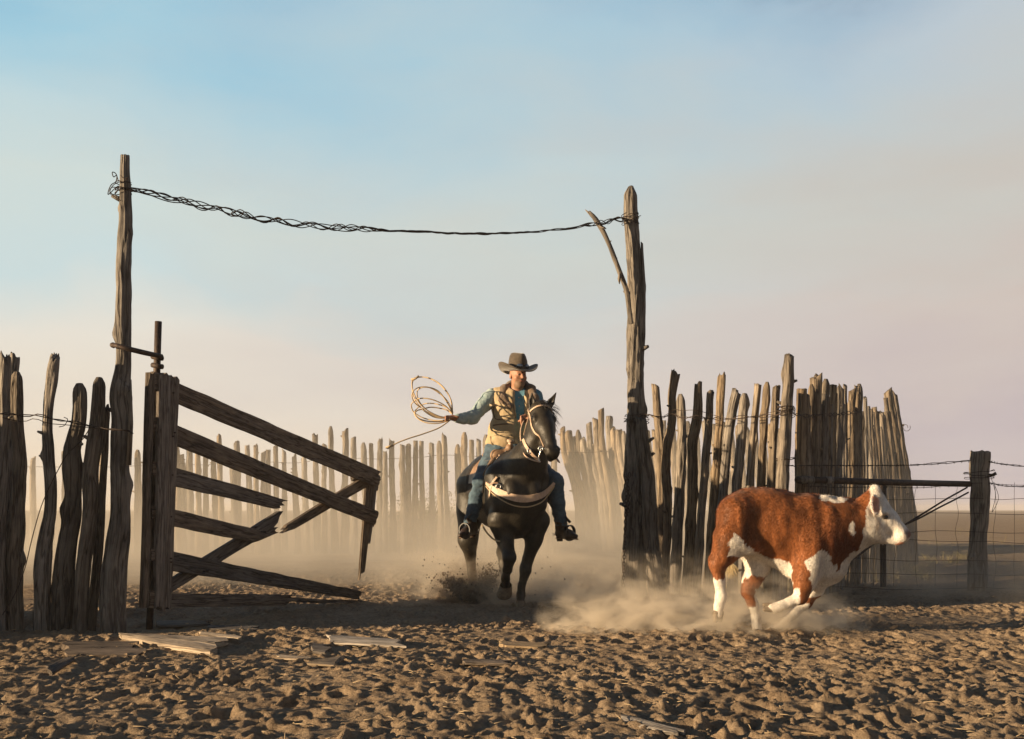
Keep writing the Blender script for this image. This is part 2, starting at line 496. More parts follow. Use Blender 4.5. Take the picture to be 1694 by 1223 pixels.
def gz(x, y):
    return float(ground_base(np.array([[x, y]]))[0])


def axis(segs):
    out = []
    for a, b, s in segs: out.append(np.arange(a, b, s))
    return np.concatenate(out + [[segs[-1][1]]])


xs = np.r_[-1500, -1000, -500, -200, -90, -45, -25, -16, axis([(-12, -4.6, 0.12), (-4.6, 5.6, 0.0145), (5.6, 12, 0.12)]), 16, 25, 45, 90, 200, 500, 1000, 1500]
ys = np.r_[-120, -70, -30, -10, -2, 1, 2.5, axis([(3.2, 4.3, 0.05), (4.3, 9.6, 0.0145), (9.6, 14, 0.03), (14, 26, 0.09)]), 30, 40, 60, 100, 200, 450, 800, 1500]
X, Y = np.meshgrid(xs, ys)
G = np.c_[X.ravel(), Y.ravel()]
H = ground_base(G)
zone = np.exp(-(np.maximum(np.abs(G[:, 0] - 0.5) - 9, 0) / 3) ** 2) * np.exp(-(np.maximum(np.abs(G[:, 1] - 13) - 12, 0) / 3) ** 2)
wob = np.c_[vn(G * 3.1, 31), vn(G * 3.1 + 9, 32)] * 0.10
rg = lambda P, s: (1 - np.abs(vn(P, s))) * 2 - 1
soft_ = lambda a, k: np.tanh(a * k) / k
D = 0.010 * fbm((G + wob) * 2.6, 2, 41) + 0.010 * soft_(fbm((G + wob) * 6.0, 2, 51), 1.8) + 0.012 * (1 - 2.2 * np.abs(fbm((G + wob) * 8.8, 2, 151))) + 0.008 * soft_(fbm((G + wob * .5) * 14, 2, 61), 1.6) - 0.008 * (1 - 2.2 * np.abs(fbm((G + wob * .6) * 19, 2, 161))) + 0.006 * (1 - 2.2 * np.abs(vn((G + wob * .3) * 26, 171))) + 0.005 * soft_(fbm((G + wob * .3) * 23, 1, 71), 2) + 0.0055 * soft_(vn(G * 37 + wob * 3, 72), 2) + 0.0035 * vn(G * 59, 73)
amp = 0.80 + 0.60 * vn(G * 1.1 + 5, 77) + .25 * vn(G * 3 + 2, 78)
D = D * np.clip(amp, 0.28, 1.35) * 0.78
# hoof prints: dents with a pushed-up rim, stamped one by one
Hs = (H + D * zone).reshape(X.shape)
for q in range(3400):
    cy = 4.2 + 9.5 * random.random() ** 1.15; cx = random.uniform(-4.6, 5.6)
    i0, i1 = np.searchsorted(xs, [cx - 0.2, cx + 0.2]); j0, j1 = np.searchsorted(ys, [cy - 0.2, cy + 0.2])
    if i1 - i0 < 3 or j1 - j0 < 3: continue
    xx = X[j0:j1, i0:i1] - cx; yy = Y[j0:j1, i0:i1] - cy
    a = random.uniform(0, 6.28); ra = random.uniform(0.035, 0.07); rb = ra * random.uniform(0.7, 1.0)
    u = xx * math.cos(a) + yy * math.sin(a); v = -xx * math.sin(a) + yy * math.cos(a)
    r = np.sqrt((u / ra) ** 2 + (v / rb) ** 2)
    dpt = random.uniform(0.005, 0.020)
    rim = random.uniform(0.4, 0.9)
    Hs[j0:j1, i0:i1] += dpt * (-np.clip(1.1 - r ** 2, 0, 1) + rim * np.exp(-((r - 1.3) / 0.28) ** 2) * (1 + 0.6 * np.sin(np.arctan2(v, u) + a)))
# loose crumbs of soil
for q in range(2500):
    cy = 4.3 + 6.5 * random.random(); cx = random.uniform(-4.6, 5.6)
    i0, i1 = np.searchsorted(xs, [cx - 0.05, cx + 0.05]); j0, j1 = np.searchsorted(ys, [cy - 0.05, cy + 0.05])
    rr = random.uniform(0.012, 0.022)
    r2 = ((X[j0:j1, i0:i1] - cx) ** 2 + (Y[j0:j1, i0:i1] - cy) ** 2) / rr ** 2
    Hs[j0:j1, i0:i1] += rr * 0.4 * np.exp(-r2)
n0, n1 = Hs.shape
idx = np.arange(n0 * n1).reshape(n0, n1)
fq = np.stack([idx[:-1, :-1], idx[:-1, 1:], idx[1:, 1:], idx[1:, :-1]], -1).reshape(-1, 4)
ground = mk('ground', np.c_[G, Hs.ravel()], fq, M['ground'])
tag(ground, 'churned brown corral soil full of hoof prints', 'ground', kind='structure')


def gh(x, y):
    i = np.clip(np.searchsorted(xs, x), 1, len(xs) - 1); j = np.clip(np.searchsorted(ys, y), 1, len(ys) - 1)
    return float(Hs[j - 1:j + 1, i - 1:i + 1].mean())


# ------------------------------------------------------------------ rough timber posts
def rough_post(C, rad, seed, top='cut', seg=18, step=0.045, bury=0.25, knots=3, groove=0.10, stubs=2, slant=None):
    """C: 3D centre line bottom to top, rad: radii at those points"""
    rs = random.Random(seed)
    C = np.asarray(C, float); rad = np.asarray(rad, float)
    d0 = C[0] - C[1]; d0 /= np.linalg.norm(d0)
    C = np.r_[[C[0] + d0 * bury], C]; rad = np.r_[rad[0], rad]
    P = resample(np.c_[C, rad], step)
    Cc, r = P[:, :3], P[:, 3]
    n = len(Cc)
    z = np.r_[0, np.cumsum(np.linalg.norm(np.diff(Cc, axis=0), axis=1))]
    # crooked growth
    wz = np.c_[z * 1.7 + seed * 3.1, np.full(n, seed * 1.7)]
    rm = float(np.mean(rad))
    Cc = Cc + np.c_[vn(wz, 1), vn(wz, 2) * 0.7, np.zeros(n)] * rm * 0.10 + np.c_[vn(wz * 3.3, 3), vn(wz * 3.3, 4), np.zeros(n)] * rm * 0.08
    T, U, B = frames(Cc)
    a = np.linspace(0, 2 * np.pi, seg, endpoint=False)
    A, Z = np.meshgrid(a, z)
    tw = Z * rs.uniform(-0.5, 0.5)
    ca, sa = np.cos(A + tw), np.sin(A + tw)
    Q = np.c_[ca.ravel() * 1.6, sa.ravel() * 1.6, Z.ravel() * 1.3] + seed * 5.7
    Q2 = np.c_[ca.ravel() * 3.4, sa.ravel() * 3.4, Z.ravel() * 1.1] + seed * 2.9
    Q3 = np.c_[ca.ravel() * 5, sa.ravel() * 5, Z.ravel() * 9] + seed
    g = 1 + (0.09 * vn(Q, 5) + groove * (1 - 2.4 * np.abs(vn(Q2, 6))) + groove * 0.5 * (1 - 2.4 * np.abs(vn(Q2 * 2.1, 16))) + 0.05 * vn(Q3, 7)).reshape(A.shape)
    g = 0.94 * g * (1 + 0.06 * vn(np.c_[z * 4 + seed, z * 0], 8))[:, None]
    RR = r[:, None] * g
    for q in range(knots):
        kz = rs.uniform(0.2, 0.98) * z[-1]; ka = rs.choice([0, math.pi]) + rs.uniform(-0.9, 0.9)
        da = np.angle(np.exp(1j * (A - ka)))
        RR = RR + rm * rs.uniform(0.15, 0.42) * np.exp(-(da / 0.5) ** 2 - ((Z - kz) / rs.uniform(0.03, 0.07)) ** 2)
    V = Cc[:, None] + RR[..., None] * (np.cos(A)[..., None] * U[:, None] + np.sin(A)[..., None] * B[:, None])
    # top shaping
    sl = rs.uniform(-1, 1) if slant is None else slant
    sb = rs.uniform(0, 6.28)
    e = np.cos(a - sb)
    if top == 'point':
        V[-1] = Cc[-1] + (V[-1] - Cc[-1]) * 0.42 + T[-1] * r[-1] * 0.55
        V[-2] = Cc[-2] + (V[-2] - Cc[-2]) * 0.88
        V[-1] += T[-1] * (e * r[-1] * 0.3)[:, None]
    elif top == 'round':
        V[-1] = Cc[-1] + (V[-1] - Cc[-1]) * 0.45 + T[-1] * r[-1] * 0.15
        V[-2] = Cc[-2] + (V[-2] - Cc[-2]) * 0.88
    elif top == 'jag':
        j = np.array([rs.uniform(-1.0, 1.3) for _ in a])
        j = (j + np.roll(j, 1)) / 2
        V[-1] += T[-1] * ((j + e * 0.8) * r[-1] * 0.8)[:, None]
        V[-1] = Cc[-1] + (V[-1] - Cc[-1]) * np.array([1, 1, 1]) * 0.98
    else:
        V[-1] += T[-1] * (e * sl * r[-1] * 0.9 + np.array([rs.uniform(-.12, .12) for _ in a]) * r[-1])[:, None]
    G3 = np.c_[(RR * np.cos(A)).ravel(), (RR * np.sin(A)).ravel(), Z.ravel() + seed * 1.37]
    # cap: an inner ring and centre
    top_c = V[-1].mean(0)
    inner = top_c + (V[-1] - top_c) * 0.5 - T[-1] * r[-1] * (0.18 if top in ('cut', 'jag') else -0.05)
    Vall = np.r_[V.reshape(-1, 3), inner, [top_c - T[-1] * r[-1] * (0.1 if top in ('cut', 'jag') else -0.08)]]
    Gall = np.r_[G3, G3[-seg:] * np.array([0.5, 0.5, 1]), [G3[-seg:].mean(0)]]
    ix = np.arange(n * seg).reshape(n, seg)
    f = [np.stack([ix[:-1], np.roll(ix[:-1], -1, 1), np.roll(ix[1:], -1, 1), ix[1:]], -1).reshape(-1, 4)]
    ir = n * seg + np.arange(seg)
    f.append(np.stack([ix[-1], np.roll(ix[-1], -1), np.roll(ir, -1), ir], -1))
    ctr = n * seg + seg
    tri = np.stack([ir, np.roll(ir, -1), np.full(seg, ctr)], -1)
    mb = MB(); mb.add(Vall, f + [tri], Gall)
    # broken-off branch stubs
    for q in range(stubs):
        i = rs.randrange(int(n * 0.25), n - 2); an = rs.choice([0.0, math.pi]) + rs.uniform(-0.8, 0.8)
        dr = math.cos(an) * U[i] + math.sin(an) * B[i]
        ln = rs.uniform(0.3, 0.8) * rm
        p0 = Cc[i] + dr * r[i] * 0.7; p1 = Cc[i] + dr * (r[i] * 1.05 + ln) + T[i] * ln * 0.5
        v, ff = tube(np.array([p0, (p0 + p1) / 2, p1]), [rm * .34, rm * .26, rm * .16], 6)
        mb.add(v, ff, v)
    return mb


def post_px(pts, seed, name, parent, top='cut', d=None, **kw):
    """pts: [(px, py, width_px), ...] bottom to top in the photo, standing at one distance"""
    d = d or dep(pts[0][1])
    dd = kw.pop('dtop', 0.0); wf = kw.pop('wf', 1.0)
    C = []; rr = []
    n = len(pts)
    for i, (x, y, w) in enumerate(pts):
        di = d + dd * i / max(1, n - 1)
        C.append(W(x, y, di)); rr.append(w * 0.9 * wf / F * di / 2)
    mat = kw.pop('mat', M['post'])
    return rough_post(C, rr, seed, top, **kw).build(name, mat, parent)


TOPS = ['cut', 'jag', 'round', 'cut', 'jag', 'cut', 'round', 'cut']

# --- left foreground palisade (carries on unseen to the left, bent and packed there for its shadow)
fl = thing('palisade_fence', 'row of thick dark upright rough logs left of the tall pole, nearest fence', 'fence', (-3.6, 8.4, 0))
front = [
    ([(-2, 1040, 26), (0, 900, 24), (6, 760, 22), (9, 592, 21)], 'jag', 8.38),
    ([(24, 1046, 40), (22, 960, 34), (27, 880, 31), (33, 780, 27), (28, 700, 28), (28, 617, 24)], 'round', 8.5),
    ([(68, 1046, 32), (74, 900, 30), (82, 850, 24), (82, 760, 23), (79, 690, 19), (88, 620, 24), (92, 592, 19)], 'jag', 8.45),
    ([(103, 1046, 42), (108, 920, 42), (120, 840, 36), (122, 740, 33), (130, 700, 29), (131, 636, 27)], 'round', 8.52),
    ([(133, 1052, 30), (137, 930, 30), (147, 860, 30), (152, 770, 32), (161, 700, 31), (164, 626, 25)], 'round', 8.36),
    ([(150, 1040, 22), (163, 900, 18), (172, 780, 14), (178, 672, 11)], 'point', 8.75),
]
for i, (pts, tp, d) in enumerate(front):
    post_px(pts, 100 + i, 'post', fl, tp, d, wf=.9, seg=40, step=0.03, groove=0.12, stubs=1 if i != 2 else 2)
post_px([(10, 1000, 16), (14, 830, 15), (18, 700, 16), (24, 590, 18)], 130, 'post', fl, 'jag', 9.3)
x = -3.98
i = 0
while x > -12.5:
    near_ = x > -6.2
    h = random.uniform(1.95, 2.15); ln = random.uniform(-0.05, 0.05)
    yb = (7.93 - (-3.9 - x) * 0.3 if x > -6.2 else 7.24) + random.uniform(-0.03, 0.03)  # unseen posts set forward so their shadow covers the logs in view
    w = random.uniform(0.075, 0.10)
    C = [(x, yb, 0), (x + ln * 0.4, yb, h * 0.5), (x + ln, yb, h)]
    rough_post(C, [w * 1.1, w, w * 0.85], 200 + i, random.choice(TOPS), seg=12, step=0.08).build('post', M['post'], fl)
    x -= random.uniform(0.125, 0.155) if near_ else random.uniform(0.16, 0.24); i += 1


def wire_through(pts, name, parent, r=0.0035, seed=0, jit=0.012, strands=1, twist=0.010, barbs=False, step=0.06):
    rs = random.Random(seed)
    mb = MB()
    Cb = resample(np.array(pts, float), step)
    z = np.r_[0, np.cumsum(np.linalg.norm(np.diff(Cb, axis=0), axis=1))]
    for s in range(strands):
        ph = s * 6.283 / strands
        q = np.c_[z * 1.6 + s * 7, z * 0 + seed]
        C = Cb + np.c_[vn(q, 1) * 0.3, vn(q, 2), vn(q, 3)] * jit
        if strands > 1:
            tr = twist * (0.55 + 0.7 * np.abs(vn(np.c_[z * 1.3 + seed, z * 0 + s], 12)))
            C = C + np.c_[z * 0, np.cos(z * 24 + ph) * tr, np.sin(z * 24 + ph) * tr]
        mb.add(*tube(C, r, 5))
    if barbs:
        dist = 0.1
        while dist < z[-1]:
            p = np.array([np.interp(dist, z, Cb[:, k]) for k in range(3)])
            v = np.array([rs.uniform(-.5, .5), rs.uniform(-.5, .5), rs.choice([-1, 1])]) * 0.014
            mb.add(*tube(np.array([p - v, p, p + v]), r * 0.7, 4))
            v2 = np.array([rs.uniform(-.8, .8), rs.uniform(-.5, .5), rs.choice([-1, 1]) * .6]) * 0.014
            mb.add(*tube(np.array([p - v2, p, p + v2]), r * 0.7, 4))
            dist += rs.uniform(0.10, 0.14)
    return mb.build(name, M['wire'], parent)


wire_through([W(-30, 690, 8.25), W(10, 686, 8.24), W(45, 688, 8.36), W(63, 686, 8.34), W(85, 692, 8.33), W(120, 697, 8.36), W(165, 707, 8.2), W(215, 712, 8.2), W(219, 716, 8.3)], 'wire', fl, 0.004, 3, 0.01, 2, 0.008)
wire_through([W(5, 690, 8.3), W(40, 697, 8.4), W(58, 692, 8.36), W(80, 700, 8.33), W(112, 703, 8.36), W(150, 708, 8.3)], 'wire', fl, 0.003, 4, 0.01)
wire_through([W(150, 700, 8.25), W(138, 722, 8.28), W(110, 752, 8.28), W(96, 778, 8.33), W(68, 838, 8.4), W(52, 890, 8.3), W(38, 945, 8.25), W(22, 985, 8.22), W(4, 1018, 8.2)], 'loose_wire', fl, 0.0035, 5, 0.012)
wire_through([W(98, 706, 8.3), W(108, 702, 8.25), W(112, 695, 8.25), W(106, 690, 8.3)], 'loose_wire', fl, 0.003, 6, 0.003, step=0.02)
wire_through([(-3.98, 7.82, 1.55), (-6.2, 7.14, 1.5), (-9, 7.14, 1.5), (-12.4, 7.14, 1.5)], 'wire', fl, 0.004, 7, 0.02)

# --- tall gate pole on the left
dL = 8.36
lp = thing('gate_pole', 'taller left gate pole with wire knot near its top, beside the wooden gate', 'pole', tuple(W(190, 1050, dL)[:2]) + (0,))
post_px([(188, 1052, 46), (189, 950, 42), (196, 860, 36), (197, 780, 35), (201, 700, 36), (199, 645, 34), (203, 610, 27), (203, 520, 29), (204, 430, 27), (206, 340, 22), (205, 257, 16)], 150, 'trunk', lp, 'cut', dL, seg=44, step=0.025, groove=0.12, knots=7, stubs=4)
mb = MB()
mb.add(*tube(np.array([W(213, 770, 8.3), W(216, 700, 8.3), W(217, 628, 8.3)]), [0.02, 0.02, 0.003], 5)); mb.build('splinter', M['post'], lp)
# steel strap and eye that carry the hinge pipe
mb = MB()
mb.add(*tube(np.array([W(188, 571, 8.24), W(196, 573, 8.22), W(215, 578, 8.22), W(240, 584, 8.3), W(268, 590, 8.42)]), [0.016, 0.016, 0.019, 0.019, 0.017], 8))
mb.add(*tube(np.array([W(188, 571, 8.5), W(186, 571, 8.4), W(188, 572, 8.24)]), 0.02, 8))
mb.build('hinge_arm', M['steel'], lp)


def pole_wrap(cx, cy, d, rad, name, parent, turns=3, seed=0):
    rs = random.Random(seed); mb = MB()
    for q in range(turns):
        t = np.linspace(0, 2 * np.pi, 26)
        c = W(cx, cy + rs.uniform(-8, 8), d)
        ti = rs.uniform(-.3, .3); rr = rad * rs.uniform(1.02, 1.22)
        C = c + np.c_[np.cos(t) * rr, np.sin(t) * rr, np.cos(t + q) * ti * rad + vn(np.c_[t * 2, t * 0 + q + seed], 4) * 0.01]
        mb.add(*tube(C, 0.0035, 5))
    return mb


mb = pole_wrap(204, 312, dL, 0.048, 'w', lp, 4, 5)
curl = [(196, 300), (190, 286), (186, 285), (188, 293), (193, 290), (192, 300), (184, 306), (180, 314), (179, 322), (184, 318), (190, 312), (196, 308), (193, 318), (187, 322), (182, 318), (186, 310), (195, 311)]
C = resample(np.array([W(a, b, 8.26 + 0.02 * math.sin(k * 1.7)) for k, (a, b) in enumerate(curl)]), 0.008)
mb.add(*tube(C, 0.0035, 5))
C = resample(np.array([W(a, b, 8.24) for a, b in [(199, 290), (208, 296), (212, 293), (206, 300), (195, 302), (186, 308), (182, 320), (190, 326), (200, 332)]]), 0.008)
mb.add(*tube(C, 0.003, 5))
mb.build('wire_knot', M['wire'], lp)

# --- tall gate pole on the right
dR = 11.76
rp = thing('gate_pole', 'right gate pole, cracked and pointed, with a thin branch leaning off it to the left', 'pole', tuple(W(1052, 990, dR)[:2]) + (0,))
post_px([(1050, 990, 44), (1050, 930, 42), (1051, 850, 40), (1052, 780, 36), (1053, 700, 32), (1052, 640, 30), (1052, 560, 29), (1051, 480, 27), (1046, 400, 24), (1043, 350, 23), (1043, 314, 21)], 160, 'trunk', rp, 'point', dR, seg=44, step=0.03, groove=0.18, knots=7, stubs=3)
post_px([(1060, 640, 8), (1063, 560, 9), (1064, 470, 8), (1062, 402, 5)], 163, 'split_slab', rp, 'jag', dR - 0.02, seg=10, bury=0.3, stubs=0)
post_px([(1042, 520, 10), (1036, 480, 10), (1024, 448, 9), (1012, 415, 8), (998, 384, 9), (984, 362, 9), (976, 351, 7)], 161, 'branch', rp, 'point', 11.62, seg=10, bury=0.1, groove=0.12, dtop=-0.1)
mb = MB()
mb.add(*tube(np.array([W(984, 362, 11.55), W(976, 354, 11.55), W(968, 347, 11.55)]), [0.02, 0.014, 0.003], 6)); mb.build('twig', M['post'], rp); mb = MB()
mb.add(*tube(np.array([W(992, 374, 11.5), W(1000, 377, 11.5), W(1003, 379, 11.5)]), [0.015, 0.01, 0.003], 6)); mb.build('twig', M['post'], rp); mb = MB()
mb.add(*tube(np.array([W(1026, 452, 11.55), W(1024, 462, 11.55), W(1025, 470, 11.55)]), [0.018, 0.016, 0.004], 6))
mb.build('twig', M['post'], rp)
mb = pole_wrap(1043, 362, dR, 0.078, 'w', rp, 4, 8)
mb.add(*tube(resample(np.array([W(1036, 352, 11.66), W(1028, 358, 11.6), W(1036, 366, 11.66), W(1050, 360, 11.66), W(1060, 357, 11.7)]), 0.02), 0.004, 5))
mb.build('wire_knot', M['wire'], rp)
pole_wrap(1053, 690, dR, 0.115, 'w', rp, 4, 9).build('wire_wrap', M['wire'], rp)

# --- overhead wire between the poles
A3, B3 = W(206, 312, dL), W(1043, 362, dR)


def plane_px(px, py, A, B):
    """the point seen at (px, py) on the vertical plane through A and B"""
    k = (px - HX) / F
    t = (k * A[1] - A[0]) / ((B[0] - A[0]) - k * (B[1] - A[1]))
    d = A[1] + t * (B[1] - A[1])
    return W(px, py, d)


ow = thing('overhead_wire', 'bundle of twisted wires sagging high between the two tall gate poles', 'wire', tuple((A3 + B3) / 2))
cab = [(206, 312), (236, 317), (290, 330), (340, 342), (385, 351), (430, 361), (490, 371), (560, 376), (640, 381), (720, 385), (790, 387), (860, 385), (920, 380), (975, 372), (1010, 366), (1043, 361)]
pts = np.array([plane_px(a, b, A3, B3) for a, b in cab])
Cb = resample(pts, 0.025)
z = np.r_[0, np.cumsum(np.linalg.norm(np.diff(Cb, axis=0), axis=1))]
for s in range(6):
    ph = s * 1.047
    lo = 0.0055 + 0.026 * np.clip(vn(np.c_[z * 1.15 + 3, z * 0], 21) + 0.25 * vn(np.c_[z * 2 + s * 4, z * 0 + s], 23), 0, 1)
    wv_ = z * (10 + s * 2.3) + ph + 2.5 * vn(np.c_[z * 1.9 + s * 3, z * 0 + s], 29)
    C = Cb + np.c_[z * 0, np.cos(wv_) * lo, np.sin(wv_) * lo] + np.c_[z * 0, z * 0, vn(np.c_[z * 3, z * 0 + s], 25) * 0.006]
    mb = MB(); mb.add(*tube(C, 0.0042, 5))
    mb.build('strand', M['wire'], ow)
# small loop hanging in the middle of the bundle
c = plane_px(392, 354, A3, B3); t = np.linspace(0, 6.28, 20)
mb = MB(); mb.add(*tube(c + np.c_[np.cos(t) * 0.045, t * 0, np.sin(t) * 0.02], 0.004, 5)); mb.build('loop', M['wire'], ow)

# --- palisade right of the gate
fr = thing('palisade_fence', 'row of rough logs right of the right gate pole, in half shade behind the calf', 'fence', (2.0, 11.5, 0))
rf = [
    ([(1088, 980, 30), (1080, 900, 28), (1074, 820, 26), (1066, 740, 22), (1060, 692, 18)], 'cut', 11.6),
    ([(1098, 978, 22), (1094, 850, 16), (1094, 745, 16), (1088, 690, 14), (1084, 638, 14)], 'cut', None),
    ([(1100, 974, 16), (1104, 840, 15), (1103, 750, 16), (1112, 697, 14), (1112, 655, 15), (1118, 618, 16)], 'jag', 12.0),
    ([(1116, 984, 22), (1121, 880, 19), (1125, 815, 18), (1128, 730, 18), (1125, 653, 14)], 'round', None),
    ([(1137, 988, 22), (1142, 880, 20), (1146, 790, 19), (1146, 730, 19), (1154, 690, 17), (1155, 636, 14)], 'jag', None),
    ([(1151, 990, 16), (1158, 880, 15), (1168, 760, 14), (1176, 650, 13)], 'cut', None),
    ([(1171, 993, 18), (1178, 870, 17), (1187, 740, 15), (1195, 624, 14)], 'jag', None),
    ([(1185, 994, 18), (1194, 840, 16), (1206, 720, 17), (1218, 648, 17)], 'cut', None),
    ([(1211, 997, 20), (1217, 860, 18), (1223, 760, 17), (1232, 652, 16)], 'round', None),
    ([(1232, 998, 16), (1238, 860, 14), (1244, 750, 13), (1254, 636, 12)], 'cut', None),
    ([(1250, 999, 16), (1256, 860, 15), (1261, 760, 14), (1269, 633, 13)], 'round', None),
    ([(1269, 1000, 16), (1273, 880, 15), (1277, 770, 14), (1284, 640, 13)], 'cut', None),
    ([(1290, 1003, 26), (1292, 900, 24), (1294, 800, 22), (1301, 670, 21), (1306, 589, 17)], 'cut', None),
]
for i, (pts, tp, d) in enumerate(rf):
    post_px(pts, 300 + i, 'post', fr, tp, d, seg=30, step=0.035, groove=0.15, stubs=2)
wp = [(1053, 688, 11.6), (1075, 686, 11.45), (1092, 690, 11.5), (1112, 684, 11.6), (1128, 690, 11.3), (1150, 690, 11.2), (1178, 693, 11.25), (1205, 694, 11.1), (1235, 690, 10.95), (1260, 689, 10.95), (1300, 684, 10.7)]
wire_through([W(*p) for p in wp], 'wire', fr, 0.004, 31, 0.012, 2, 0.012)
wire_through([W(a, b - 4 + 6 * math.sin(k), d) for k, (a, b, d) in enumerate(wp)], 'wire', fr, 0.003, 32, 0.02)
pole_wrap(1300, 680, 10.85, 0.075, 'w', fr, 6, 12).build('wire_wrap', M['wire'], fr)
pole_wrap(1300, 764, 10.85, 0.078, 'w', fr, 3, 13).build('wire_wrap', M['wire'], fr)

# --- side wall of the pen, running away behind the calf's head
fw = thing('palisade_fence', 'dense leaning log wall receding behind the head of the calf', 'fence', (4.4, 14, 0))
sw = [
    (1318, 995, 1327, 643, 19), (1334, 990, 1350, 624, 20), (1352, 986, 1366, 628, 14), (1368, 980, 1378, 637, 12),
    (1383, 976, 1392, 641, 12), (1402, 970, 1410, 645, 15), (1418, 966, 1421, 636, 12), (1436, 960, 1434, 673, 11),
    (1449, 956, 1448, 678, 12), (1463, 952, 1457, 684, 12), (1478, 947, 1465, 682, 13), (1490, 943, 1469, 646, 14), (1502, 938, 1477, 652, 15), (1514, 930, 1482, 690, 12)]
for i, (bx, by, tx, ty, w) in enumerate(sw):
    mxp = bx + (tx - bx) * 0.5 + (6 if i > 6 else 0)
    post_px([(bx, by, w * 1.2), (mxp, (by + ty) / 2, w * 1.05), (tx, ty, w)], 340 + i, 'post', fw, TOPS[i % 8], None, seg=14, groove=0.15, stubs=1)
    if i < len(sw) - 1:                      # thinner logs filling between
        b2, y2, t2, u2, w2 = sw[i + 1]
        for m_, f_ in enumerate((.25, .5, .75)):
            mixf = lambda p, q: p * (1 - f_) + q * f_
            bb, yy_ = mixf(bx, b2), mixf(by, y2); tt2, uu2 = mixf(tx, t2), max(mixf(ty, u2), 640) + 14 + 20 * math.sin(i * 5.3 + m_ * 2.1)
            post_px([(bb, yy_, w * 1.1), ((bb + tt2) / 2 + (6 if i > 6 else 0), (yy_ + uu2) / 2, w), (tt2 + 3 * math.sin(i * 3 + m_ * 5), uu2, w * 0.62)], 370 + i * 5 + m_, 'post', fw, TOPS[(i * 3 + m_) % 8], None, seg=12, groove=0.15, stubs=1)
wire_through([W(1300, 682, 10.8), W(1345, 688, 11.5), W(1380, 686, 12.4), W(1425, 684, 13.6)], 'wire', fw, 0.004, 41, 0.02, 2, 0.014)
t = np.linspace(0, 7, 24)
mb = MB(); mb.add(*tube(W(1497, 708, 17.5) + np.c_[np.cos(t) * 0.045 + t * 0.006, t * 0, np.sin(t) * 0.05], 0.004, 5)); mb.build('loose_wire', M['wire'], fw)

# --- far palisade across the pen
fb = thing('palisade_fence', 'long pale dusty log fence across the back of the pen behind the rider', 'fence', (-2, 24.2, 0))
tops = {228: 745, 292: 735, 299: 752, 313: 738, 327: 745, 340: 750, 352: 756, 362: 722, 384: 755, 392: 733, 409: 737, 423: 739, 436: 748, 444: 744, 456: 738, 470: 745, 487: 755, 503: 755, 521: 720, 537: 737, 547: 706, 571: 712, 585: 725, 602: 733, 614: 735, 629: 729, 637: 747, 648: 730, 665: 736, 675: 737, 687: 729, 697: 730, 714: 735, 726: 730, 735: 722, 757: 736, 768: 716, 780: 728, 792: 728, 804: 720, 818: 735, 832: 728, 846: 736, 860: 728, 874: 735, 888: 729, 902: 722, 916: 728}
lst = [(k, v) for k, v in tops.items()]
px = 212
while px > -150:
    if px < 205 or px > 250: lst.append((px, 752 + random.uniform(-9, 9)))
    px -= random.uniform(15, 26)
for px_, v in ((240, 750), (252, 742), (264, 752), (276, 740)): lst.append((px_, v))
for i, (x, v) in enumerate(sorted(lst)):
    ln = random.uniform(-3, 9)
    w = random.uniform(9.5, 14)
    post_px([(x + ln, 915 + random.uniform(-2, 2), w * 1.15), (x + ln * 0.6, 850, w), (x + ln * .2, 790, w * 0.92), (x, v, w * 0.82)], 500 + i, 'post', fb, random.choice(TOPS), None, seg=14, step=0.07, groove=0.16, stubs=2, knots=3)
rb = [(931, 709, 966), (949, 724, 957), (964, 727, 992), (974, 701, 1003), (985, 693, 1010), (995, 719, 1018), (994, 677, 1022), (1007, 689, 1032), (1014, 709, 1040), (1024, 711, 1048), (1032, 714, 1056), (940, 716, 976), (956, 712, 984)]
xx = 1044
while xx < 1290:
    rb.append((xx, 706 + random.uniform(-9, 9) - (xx - 1044) * 0.02, xx + random.uniform(5, 22))); xx += random.uniform(10, 15)
for i, (x, v, bx) in enumerate(rb):
    w = random.uniform(12, 15.5)
    post_px([(bx, 913 + (bx - 966) * 0.03, w), ((bx + x) / 2 + 3, 815, w * .95), (x + 2, 740, w * 0.9), (x, v, w * 0.8)], 600 + i, 'post', fb, random.choice(TOPS), None, seg=14, step=0.07, groove=0.16, stubs=2, knots=3)
wire_through([W(-150, 772, 24.0), W(100, 772, 24.0), W(290, 768, 24.0), W(450, 765, 24.0), W(640, 758, 24.0), W(800, 755, 24.0), W(1000, 748, 24.0), W(1150, 745, 24)], 'wire', fb, 0.006, 51, 0.05)

# ------------------------------------------------------------------ broken gate
gA = W(268, 1040, 8.79); gB = W(620, 985, 11.76)
gdir = (gB - gA); gdir[2] = 0; gdir /= np.linalg.norm(gdir)
gn = np.array([gdir[1], -gdir[0], 0.0])          # normal that faces the camera side
gate = thing('gate', 'broken wooden plank gate sagging open, its far planks snapped', 'gate', (gA[0], gA[1], 0))


def gpt(px, py, off=0.0):
    return plane_px(px, py, gA + gn * off, gB + gn * off)


